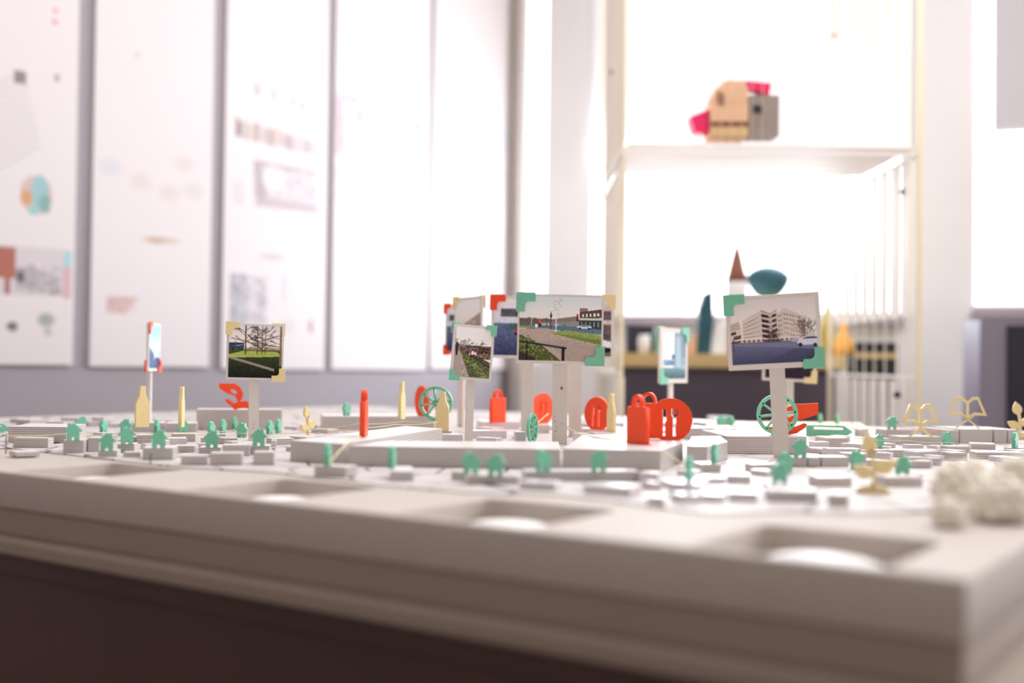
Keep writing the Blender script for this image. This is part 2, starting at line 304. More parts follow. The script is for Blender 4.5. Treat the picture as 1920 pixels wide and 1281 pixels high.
def img_park():
    g = Img(100, 96, (216, 206, 208)); g.grad(0, .45, (206, 198, 204), (232, 218, 210)); g.rect(0, .33, .28, .5, (44, 48, 74)); g.noise(0, .33, .28, .5, 25); g.rect(.12, .36, .25, .40, (130, 170, 214))
    g.grad(.46, 1.01, (58, 68, 34), (18, 22, 16)); g.poly([(0, .56), (.3, .48), (.9, .49), (1, .58), (.6, .60), (0, .62)], (150, 164, 78)); g.rect(.3, .42, 1, .50, (120, 110, 74), .6); g.noise(0, .42, 1, 1, 9)
    g.poly([(0, .62), (.1, .61), (.86, .82), (.86, .87), (.25, .70), (0, .63)], (132, 122, 118)); c = (52, 40, 36)
    for i, (x, t) in enumerate(((.31, .02), (.53, .012), (.62, .01), (.68, .008), (.97, .03))):
        random.seed(20 + i); g.line(x, .0, x, .55 if i < 4 else .75, t * .6, (70, 54, 46) if i < 4 else (120, 100, 80))
        for k in range(9): g.tree(x, .5 - k * .05, .10, random.choice((.3, .6, 2.5, 2.9)), .0045, c, 3)
    for q in ((.05, .25, .3, .3), (.3, .3, .6, .42), (.35, .18, .5, .3), (.6, .35, .95, .4), (.55, .3, .95, .18)): g.line(*q, .006, c)
    return g
def img_path():
    g = Img(72, 92, (225, 220, 222)); g.grad(0, .38, (222, 220, 226), (238, 232, 230)); g.rect(0, .36, 1, .5, (96, 84, 80)); g.noise(0, .3, 1, .5, 30, 2)
    g.poly([(0, .5), (.2, .5), (.45, .98), (.45, 1), (0, 1)], (158, 142, 134)); g.poly([(.15, .48), (.45, .5), (1, .72), (1, 1), (.45, 1)], (74, 82, 48)); g.noise(.2, .5, 1, 1, 30)
    for k in range(160): u = random.random(); g.ell(.3 + u * .6 + random.uniform(-.1, .1), .6 + u * .38, .02, .014, random.choice(((150, 164, 110), (60, 64, 36), (120, 128, 80))), .7)
    g.line(.2, .46, 1, .78, .02, (60, 40, 40)); g.line(.3, .48, 1, .70, .015, (52, 40, 44)); g.rect(.6, .38, 1, .62, (70, 46, 36), .8); g.noise(.6, .35, 1, .62, 30, 2)
    for k in range(12): g.ell(.25 + random.random() * .4, .44 + random.random() * .1, .03, .02, random.choice(((220, 220, 225), (60, 70, 110), (190, 70, 60))))
    for i in range(3): random.seed(40 + i); g.tree(.04 + i * .3, .5, .12, 1.5, .01, (60, 50, 50), 5)
    g.rect(.03, .32, .08, .58, (40, 36, 48)); return g
def img_road():
    g = Img(70, 56, (200, 200, 214)); g.grad(0, .4, (222, 216, 226), (190, 196, 214)); g.rect(.1, .18, .6, .32, (76, 74, 84)); g.grad(.42, 1.01, (92, 104, 134), (44, 48, 84)); g.ell(.3, .5, .16, .05, (60, 90, 100)); g.ell(.5, .56, .2, .09, (150, 50, 64)); g.ell(.5, .62, .2, .05, (40, 34, 54)); g.noise(0, .1, 1, 1, 10); return g
def img_shop():
    g = Img(70, 56, (196, 190, 190)); g.grad(0, .3, (220, 214, 208), (170, 160, 158)); g.rect(.3, .22, 1, .6, (92, 80, 82)); g.rect(.3, .38, 1, .44, (190, 180, 170)); g.grad(.6, 1.01, (70, 58, 62), (110, 96, 92)); g.ell(.9, .8, .12, .08, (220, 226, 230)); g.ell(.9, .88, .12, .05, (30, 26, 30)); g.noise(0, .2, 1, 1, 12); return g
def img_lane():
    g = Img(60, 84, (222, 232, 236)); g.grad(0, .6, (226, 234, 238), (236, 226, 220)); g.poly([(.5, 0), (1, .02), (1, .9), (.5, .8)], (120, 142, 158)); g.poly([(.56, .1), (.75, .08), (.8, .8), (.56, .75)], (150, 172, 184)); g.rect(.4, .48, .5, .58, (60, 70, 90)); g.rect(.05, .6, .5, .72, (90, 130, 160)); g.noise(.05, .58, .5, .75, 30, 2); g.grad(.76, 1.01, (108, 138, 146), (50, 80, 90)); g.rect(.85, .55, .95, .8, (190, 200, 206), .5); g.line(.9, .1, .9, .7, .01, (70, 90, 110)); return g
def img_terrace():
    g = Img(70, 70, (220, 212, 214)); g.grad(0, .4, (228, 222, 222), (214, 206, 204)); g.poly([(.2, .5), (1, .25), (1, .8), (.2, .8)], (150, 132, 124)); g.rect(.0, .7, 1, 1, (110, 96, 108)); g.noise(.1, .4, 1, .8, 26, 2); g.line(.1, .66, 1, .5, .02, (190, 172, 90)); return g
def img_sky():
    g = Img(40, 70, (130, 190, 214)); g.grad(0, .6, (110, 190, 220), (190, 200, 214)); g.poly([(0, .5), (.5, .7), (.5, 1), (0, 1)], (56, 84, 130)); g.poly([(.5, .35), (.8, .6), (.7, .9), (.45, .8)], (222, 190, 172)); g.rect(.5, .75, 1, 1, (60, 50, 90)); g.noise(0, 0, 1, 1, 12, 2); return g
def img_dark():
    g = Img(60, 50, (44, 34, 44)); g.noise(0, 0, 1, 1, 8); g.grad(0, .3, (150, 140, 140), (60, 50, 58)); return g

# ------------------------------------------------------------------ the room
FLOOR = 0.0
u0 = (165 - 960) / F; Zl = 4.0
wl0 = Vector((u0 * Zl, Zl, 0)); wdir = Vector((.7022, .7120, 0)).normalized()      # left wall runs away to the right
def wallpt(s): return wl0 + wdir * s
def onwall(px, py, p0, d):                    # hit of a pixel ray with a vertical wall: distance along d, height
    r = ray(px, py); a = np.array([[d.x, -r.x], [d.y, -r.y]]); b = np.array([-p0.x, -p0.y]); s, t = np.linalg.solve(a, b); return s, CAM.z + t * r.z
sc = onwall(960, 500, wl0, wdir)[0]; corner = wallpt(sc)
bdir = Vector((.945, -.327, 0)).normalized()
wn = Vector((wdir.y, -wdir.x, 0))
def struct(name, me, m, loc=(0, 0, 0), rot=(0, 0, 0)): o = link(name, me, m, None, loc, rot); o['kind'] = 'structure'; return o
struct('floor', box_mesh(-4.5, 6, -2.5, 7, -.1, 0), M['floor'])
a0 = wallpt(-3.6); L = sc + 3.6
struct('wall_left', box_mesh(0, L, .0, .12, 0, 3.7), M['wall'], a0, (0, 0, math.atan2(wdir.y, wdir.x)))
# back wall with three openings
bl_ang = math.atan2(bdir.y, bdir.x); bw = 3.4
def B(px, py): s, z = onwall(px, py, corner, bdir); return s, z
opens = []
for x0, x1, yb in ((976, 1031, 680), (1118, 1706, 592), (1833, 2030, 578)):
    s0, z0 = B(x0, yb); s1, _ = B(x1, yb); opens.append((s0, s1, z0, 3.45))
loops = [[(0, 0), (bw, 0), (bw, 3.7), (0, 3.7)]] + [[(s0, z0), (s1, z0), (s1, z1), (s0, z1)] for s0, s1, z0, z1 in opens]
wb = struct('wall_back', plate_mesh([loops], .16, .001), M['white'], corner + Vector((0, .08, 0)), (0, 0, bl_ang))
for i, (s0, s1, z0, z1) in enumerate(opens):
    wroot = empty('window_%d' % (i + 1), corner + bdir * s0 + Vector((0, .08, z0)), rz=bl_ang); wroot['kind'] = 'structure'
    W_, H_ = s1 - s0, z1 - z0; fr = .018
    fl = [[(0.001, .001), (W_ - .001, .001), (W_ - .001, H_ - .001), (.001, H_ - .001)], [(fr, fr), (W_ - fr, fr), (W_ - fr, H_ - fr), (fr, H_ - fr)]]
    link('window_frame', plate_mesh([fl], .05, .001), M['white'], wroot)
    link('window_pane', box_mesh(fr, W_ - fr, .0, .004, fr, H_ - fr), M['glass'], wroot)
    if i: link('window_sill', box_mesh(.0, W_, -.16, -.082, -.045, -.002, .004), mat('lilac_sill', rgb(176, 166, 176), .5), wroot)
# blinds
b2 = M['blind'].copy(); b2.name = 'thick_blind_fabric'; b2.node_tree.nodes['Mix Shader'].inputs[0].default_value = .10; M['blind2'] = b2
for q in b2.node_tree.nodes:
    if q.type.startswith('BSDF'): q.inputs[0].default_value = (.70, .67, .71, 1)
def blind(xa, xb, yb, off, label, bm_='blind'):
    s0, z0 = B(xa, yb); s1, _ = B(xb, yb); t = empty('roller_blind', corner + bdir * s0 + Vector((-bdir.y, bdir.x, 0)) * -off + Vector((0, 0, z0)), label, 'blind', rz=bl_ang)
    link('fabric', box_mesh(0, s1 - s0, 0, .003, 0, 3.6 - z0), M[bm_], t); link('bottom_bar', box_mesh(0, s1 - s0, -.006, .008, -.012, .0, .002), M['white'], t)
    rl = tube([(0, .0, 3.62 - z0), (s1 - s0, 0, 3.62 - z0)], .03, 12); link('roller', rl, M['white'], t)
blind(1112, 1712, 318, .03, 'wide pale roller blind half lowered over the large middle window')
blind(1861, 2060, 246, .03, 'lilac grey roller blind lowered over the far right window', 'blind2')
# column between posters' wall and the window
cs = B(967, 500)[0]
tr1 = struct('trim_1', box_mesh(-.012, .03, -.06, .0, 0, 3.7), mat('grey_brown_trim', rgb(176, 166, 160), .6), corner + bdir * .02 + Vector((0, -.005, 0)), (0, 0, bl_ang))

# posters
def poster_img(k):
    g = Img(70, 220, (244, 238, 238)); Y = lambda y: (y + 60) / 750
    random.seed(k)
    if k == 0:   # frame 0..133, shown right half
        X = lambda x: (x + 90) / 223
        g.rect(X(80), Y(0), X(88), Y(8), (240, 120, 130)); g.rect(X(80), Y(22), X(88), Y(32), (240, 150, 160)); g.rect(X(8), Y(135), X(32), Y(158), (110, 98, 100)); g.rect(X(86), Y(126), X(94), Y(142), (160, 150, 150))
        for q in range(12): g.line(X(-90), Y(320 - q * 16 + 60), X(60 - q * 3), Y(210 - q * 12 + 60), .006, (180, 172, 174), .6)
        g.ell(X(55), Y(365), .14, .05, (222, 190, 180)); g.ell(X(62), Y(360), .08, .045, (140, 200, 206)); g.ell(X(36), Y(372), .05, .02, (220, 150, 90)); g.ell(X(72), Y(380), .05, .025, (110, 170, 160)); g.ell(X(50), Y(395), .05, .012, (140, 210, 210))
        g.rect(X(-90), Y(465), X(126), Y(558), (222, 214, 218)); g.rect(X(-20), Y(468), X(17), Y(528), (168, 76, 50)); g.rect(X(0), Y(528), X(10), Y(556), (150, 70, 52)); g.rect(X(110), Y(470), X(125), Y(500), (150, 222, 222)); g.rect(X(110), Y(500), X(125), Y(560), (226, 170, 176))
        g.poly([(X(17), Y(505)), (X(50), Y(500)), (X(100), Y(520)), (X(108), Y(555)), (X(17), Y(545))], (176, 168, 174)); g.rect(X(20), Y(512), X(34), Y(532), (70, 66, 74)); g.noise(X(17), Y(500), X(108), Y(558), 14, 2)
        g.ell(X(15), Y(617), .05, .012, (90, 90, 92)); g.ell(X(78), Y(602), .09, .022, (140, 156, 134), .9, .5); g.ell(X(82), Y(625), .05, .014, (190, 180, 180), .8, .5)
    elif k == 1:
        X = lambda x: (x - 165) / 222
        for q, (x, y) in enumerate(((195, 325), (250, 345), (305, 360), (350, 350), (330, 300))): g.ell(X(x), Y(y), .12, .028, (226, 216, 206) if q != 0 else (214, 220, 228), .8, .6)
        g.ell(X(290), Y(450), .2, .009, (206, 170, 140), .9, .5); g.ell(X(280), Y(452), .1, .008, (190, 140, 100), .9, .5); g.poly([(X(195), Y(560)), (X(250), Y(562)), (X(228), Y(590)), (X(195), Y(592))], (214, 172, 164)); g.ell(X(240), Y(110), .02, .008, (240, 200, 206)); g.noise(X(195), Y(560), X(250), Y(592), 12, 2)
    elif k == 2:
        X = lambda x: (x - 412) / 192
        for q, x in enumerate((463, 493, 530, 548)): g.rect(X(x), Y(165 + q * 5), X(x + 10), Y(185 + q * 5), ((170, 160, 166), (200, 176, 166), (210, 196, 196), (186, 172, 172))[q])
        for q in range(26): x = 432 + q * 6; g.rect(X(x), Y(242 + q * .6 - random.random() * 10), X(x + 4), Y(268 + q * .5), random.choice(((90, 50, 50), (150, 110, 100), (120, 90, 90), (210, 170, 140))) if q < 16 else (170, 156, 164))
        g.rect(X(463), Y(305), X(586), Y(385), (214, 204, 210)); g.noise(X(463), Y(305), X(586), Y(395), 18, 2); g.poly([(X(463), Y(305)), (X(586), Y(312)), (X(586), Y(316)), (X(478), Y(312)), (X(490), Y(380)), (X(470), Y(385))], (160, 142, 150)); g.ell(X(500), Y(335), .1, .028, (246, 238, 240)); g.rect(X(470), Y(372), X(586), Y(390), (180, 156, 162), .8); g.rect(X(428), Y(350), X(448), Y(390), (226, 216, 220))
        g.ell(X(500), Y(480), .16, .008, (196, 170, 176), .9, .5); g.rect(X(426), Y(515), X(455), Y(612), (150, 150, 164)); g.rect(X(455), Y(520), X(492), Y(612), (200, 190, 200)); g.noise(X(426), Y(515), X(492), Y(612), 20, 3); g.rect(X(520), Y(510), X(526), Y(560), (210, 216, 220)); g.rect(X(570), Y(595), X(580), Y(620), (180, 110, 126)); g.rect(X(520), Y(595), X(545), Y(620), (226, 216, 222))
    elif k == 3:
        X = lambda x: (x - 618) / 178
        g.poly([(X(620), Y(188)), (X(790), Y(214)), (X(790), Y(300)), (X(620), Y(300))], (224, 214, 218)); g.poly([(X(620), Y(188)), (X(790), Y(214)), (X(772), Y(234)), (X(740), Y(214)), (X(700), Y(206)), (X(640), Y(200))], (168, 152, 152)); g.ell(X(680), Y(222), .13, .02, (176, 170, 182)); g.ell(X(682), Y(220), .09, .014, (236, 230, 236)); g.rect(X(620), Y(200), X(634), Y(300), (196, 160, 176)); g.line(X(640), Y(285), X(682), Y(262), .012, (220, 176, 160)); g.noise(X(620), Y(200), X(790), Y(300), 10, 3)
        g.rect(X(620), Y(322), X(714), Y(382), (214, 206, 218)); g.rect(X(660), Y(328), X(714), Y(376), (196, 178, 188), .7); g.noise(X(620), Y(322), X(714), Y(382), 12, 3); g.ell(X(700), Y(490), .12, .008, (214, 210, 220), .9, .6); g.ell(X(655), Y(610), .05, .012, (200, 216, 214), .9, .5)
    elif k == 4:
        X = lambda x: (x - 804) / 152
        g.poly([(X(804), Y(215)), (X(956), Y(232)), (X(956), Y(275)), (X(804), Y(262))], (216, 226, 238)); g.ell(X(870), Y(256), .2, .012, (220, 206, 214), .9, .5); g.poly([(X(820), Y(498)), (X(850), Y(488)), (X(880), Y(462)), (X(864), Y(500))], (236, 206, 232)); g.ell(X(860), Y(330), .15, .012, (222, 228, 236), .9, .6)
    pw = (.72, .6, .52, .46, .4)[k]; paper = np.array((230, 222, 223)) / 255; g.a = paper + (g.a - np.array((244, 238, 238)) / 255) * pw  # print contrast faded, more towards the window: flare haze put into the colour
    return g
posters = [(-90, 133, 683, 'poster at the far left edge with a round colour diagram and a red roofed picture'),
           (165, 388, 687, 'second poster from the left, almost blank white with faint beige prints'),
           (412, 604, 692, 'white poster with a row of dark brown skyline drawings, third from the left'),
           (618, 796, 693, 'white poster with a mauve perspective picture, fourth from the left'),
           (804, 956, 692, 'narrow white poster with pale blue print next to the window, rightmost of the row')]
def_rot = math.atan2(wdir.y, wdir.x)
for k, (x0, x1, yb, lab) in enumerate(posters):
    s0, zb = onwall(x0, yb, wl0, wdir); s1, _ = onwall(x1, yb, wl0, wdir); zt = onwall((x0 + x1) / 2, -60, wl0, wdir)[1]
    W_ = s1 - s0; H_ = zt - zb; c = wallpt((s0 + s1) / 2) + wn * .012; c.z = zb + H_ / 2
    t = empty('poster', c, lab, 'poster', 'posters hung on the grey wall', rz=def_rot)
    link('backing_board', box_mesh(-W_ / 2, W_ / 2, .001, .011, -H_ / 2, H_ / 2, .001), M['white'], t)
    link('printed_sheet', poster_img(k).mesh(W_, H_), M['poster'], t)

# ------------------------------------------------------------------ base board of the model
K = P(1812, 1082); e1 = Vector((-math.sin(math.radians(55.2)), math.cos(math.radians(55.2)), 0)); e2 = Vector((e1.y, -e1.x, 0))
L1, L2 = 2.35, 1.95
def E(a, b): return K + e1 * a + e2 * b        # a along the near edge to the left, b away from it
zt0 = -.0018
base = empty('model_base', (K.x, K.y, T - .095), 'long grey display base carrying the whole card town, with a projecting bottom ledge', 'model base', rz=math.atan2(e2.y, e2.x))
# local frame of base: x = e2 (away), y = e1 (left)
hs = .078
centres = []
for px, py in ((165, 880), (505, 915), (935, 958), (1565, 1004)):
    q = P(px, py) - K; centres.append((q.dot(e2), q.dot(e1)))
bm_ = sum(c[0] for c in centres) / 4
holes = [[(bm_ - hs + .0, a - hs), (bm_ + hs, a - hs), (bm_ + hs, a + hs), (bm_ - hs, a + hs)] for _, a in centres]
# round the hole corners
def rounded(pts, r=.012, n=4):
    o = []
    k = len(pts)
    for i in range(k):
        p = Vector(pts[i]); a = (Vector(pts[i - 1]) - p).normalized(); b = (Vector(pts[(i + 1) % k]) - p).normalized()
        for j in range(n + 1):
            t = j / n; o.append(tuple(p + a * r * (1 - t) ** 2 + b * r * t ** 2))
    return o
top_t = .045
tm = plate_mesh([[rounded([(0, 0), (L2, 0), (L2, L1), (0, L1)], .004)] + [rounded(h) for h in holes]], top_t, .003)
# plate_mesh gives x,z plane with thickness along y; lay flat
tm.transform(Matrix.Rotation(-math.pi / 2, 4, 'X'))
tm.transform(Matrix.Scale(-1, 4, (0, 1, 0))) if False else None
ys = [v.co.y for v in tm.vertices]
if min(ys) < -1: tm.transform(Matrix.Scale(-1, 4, (0, 1, 0))); tm.flip_normals()
zb_ = T - .095
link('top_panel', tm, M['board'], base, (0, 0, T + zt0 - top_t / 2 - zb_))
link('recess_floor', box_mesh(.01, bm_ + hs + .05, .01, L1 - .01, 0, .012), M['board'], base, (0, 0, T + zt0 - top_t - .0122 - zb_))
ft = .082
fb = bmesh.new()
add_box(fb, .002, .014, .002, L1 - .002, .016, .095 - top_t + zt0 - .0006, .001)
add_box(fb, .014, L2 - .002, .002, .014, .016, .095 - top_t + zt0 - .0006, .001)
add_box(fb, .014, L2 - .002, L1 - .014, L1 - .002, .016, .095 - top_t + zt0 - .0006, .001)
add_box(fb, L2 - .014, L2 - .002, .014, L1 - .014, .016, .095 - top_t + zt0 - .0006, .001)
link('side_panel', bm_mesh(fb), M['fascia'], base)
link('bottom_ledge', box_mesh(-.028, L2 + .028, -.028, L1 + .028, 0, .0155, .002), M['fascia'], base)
# supporting table
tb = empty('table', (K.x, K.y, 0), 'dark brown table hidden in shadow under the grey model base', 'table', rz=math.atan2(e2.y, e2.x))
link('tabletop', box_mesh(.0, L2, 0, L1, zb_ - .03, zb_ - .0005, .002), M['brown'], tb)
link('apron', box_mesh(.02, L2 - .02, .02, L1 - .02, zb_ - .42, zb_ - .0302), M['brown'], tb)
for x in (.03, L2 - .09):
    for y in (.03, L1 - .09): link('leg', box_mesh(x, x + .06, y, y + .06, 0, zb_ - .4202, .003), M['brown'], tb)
# white domes in the recesses
dl = ['smallest looking white dome, in the leftmost square recess of the base', 'white dome in the second square recess from the left', 'white dome in the square recess in front of the long central block', 'largest looking white dome, in the recess nearest the front right corner']
prof = [(.073 * math.cos(t * math.pi / 2 / 9) ** .8 + .0008, .033 * math.sin(t * math.pi / 2 / 9)) for t in range(10)]
for (b_, a_), lab in zip(centres, dl):
    p = E(a_, bm_); d = link('dome', lathe([(.0738, -.002)] + prof, 64), M['dome'], None, (p.x, p.y, T + zt0 - top_t + .0025)); tag(d, lab, 'dome', 'white domes sunk in the base')

# thin town sheet lying on the board
near = [(-60, 838), (30, 841), (120, 851), (230, 864), (350, 876), (520, 886), (700, 908), (870, 922), (1050, 928), (1200, 945), (1330, 962), (1480, 958), (1640, 962), (1800, 955), (1960, 930)]
pts = [P(x, y) for x, y in near]
far = [E(L1 * .0 + .02, L2 - .02), E(L1 - .02, L2 - .02), E(L1 - .02, .55)]
pts = [(p.x, p.y) for p in pts] + [(p.x, p.y) for p in far]
sh = link('street_sheet', prism(pts, T + zt0 + .0001, T - .0001), M['sheet']); tag(sh, 'thin pale street map sheet with dark road lines covering the grey base', 'map sheet')
tsn = [P(1392, 803), P(1630, 805), P(1612, 794), P(1392, 792)]
tc_ = sum(tsn, Vector()) / 4
tag(link('timber_sheet', prism([(p.x - tc_.x, p.y - tc_.y) for p in tsn], 0, .0014), M['tansheet'], None, (tc_.x, tc_.y, T)), 'thin pale tan sheet at the back behind the green wheel and pencil', 'sheet')

# ------------------------------------------------------------------ card blocks
FOOT = [[(p.x, p.y) for p in tsn]]                                    # footprints, for keeping fillers clear
BL = {}
def sat(a, b):
    for q in (a, b):
        for i in range(len(q)):
            x0, y0 = q[i]; x1, y1 = q[(i + 1) % len(q)]; nx, ny = y1 - y0, x0 - x1; l = math.hypot(nx, ny)
            if l < 1e-9: continue
            pa = [(x * nx + y * ny) / l for x, y in a]; pb = [(x * nx + y * ny) / l for x, y in b]
            if max(pa) <= min(pb) + .0006 or max(pb) <= min(pa) + .0006: return False
    return True
def foot(A, Bq, d, skew=0):
    v = (Bq - A); n = Vector((-v.y, v.x, 0)).normalized(); s = v.normalized() * skew
    return [(A.x, A.y), (Bq.x, Bq.y), ((Bq + n * d + s).x, (Bq + n * d + s).y), ((A + n * d + s).x, (A + n * d + s).y)]
def block(key, x1, y1, x2, y2, h, d, label, m='block', skew=0, group='layered card blocks of the town', pts=None, z=0, hm=None, steps=None):
    A = P(x1, y1); Bq = P(x2, y2); hh = hm if hm else h * hpx((A + Bq) / 2)
    if pts: fp = pts
    else:
        while True:
            fp = foot(A, Bq, d, skew)
            if not any(sat(fp, f) for f in FOOT) or d < .006: break
            d *= .85
        if any(sat(fp, f) for f in FOOT): print('BLOCK CLASH', key)
    FOOT.append(fp); cx = sum(p[0] for p in fp) / len(fp); cy = sum(p[1] for p in fp) / len(fp)
    me = prism([(p[0] - cx, p[1] - cy) for p in fp], 0, hh, .0004)
    o = link('card_block', me, M[m], None, (cx, cy, T + z)); tag(o, label, 'block', group); BL[key] = hh + z
    return o
# big courtyard blocks in the middle
q = [P(544, 864), P(640, 867), P(826, 830), P(775, 818)]
# left wing: long bar running back to the right
def pl(*a): return [(p.x, p.y) for p in a]
block('wing', 0, 0, 0, 0, 0, 0, 'large grey layered block with a slanted wing, carrying the edge-on orange bag', pts=pl(P(544, 864), P(642, 872), P(829, 835), P(760, 829, 0)), hm=.0285)
block('front', 0, 0, 0, 0, 0, 0, 'longest grey layered block, running across the middle behind the green houses', pts=pl(P(655, 873), P(1050, 880), P(1046, 862), P(720, 861)), hm=.0265)
block('right', 0, 0, 0, 0, 0, 0, 'large grey layered block under the orange bag and the cutlery disc', pts=pl(P(1055, 880), P(1238, 884), P(1280, 865), P(1266, 843), P(1092, 847)), hm=.0275)
block('rightb', 0, 0, 0, 0, 0, 0, 'grey layered block with a bright white side, right of the cutlery disc', pts=pl(P(1287, 872), P(1326, 872), P(1364, 861), P(1350, 848), P(1296, 849)), hm=.0265)
block('R1', 1363, 851, 1512, 852, 33, .17, 'long grey layered block under the green wheel beside the leaning sign post')
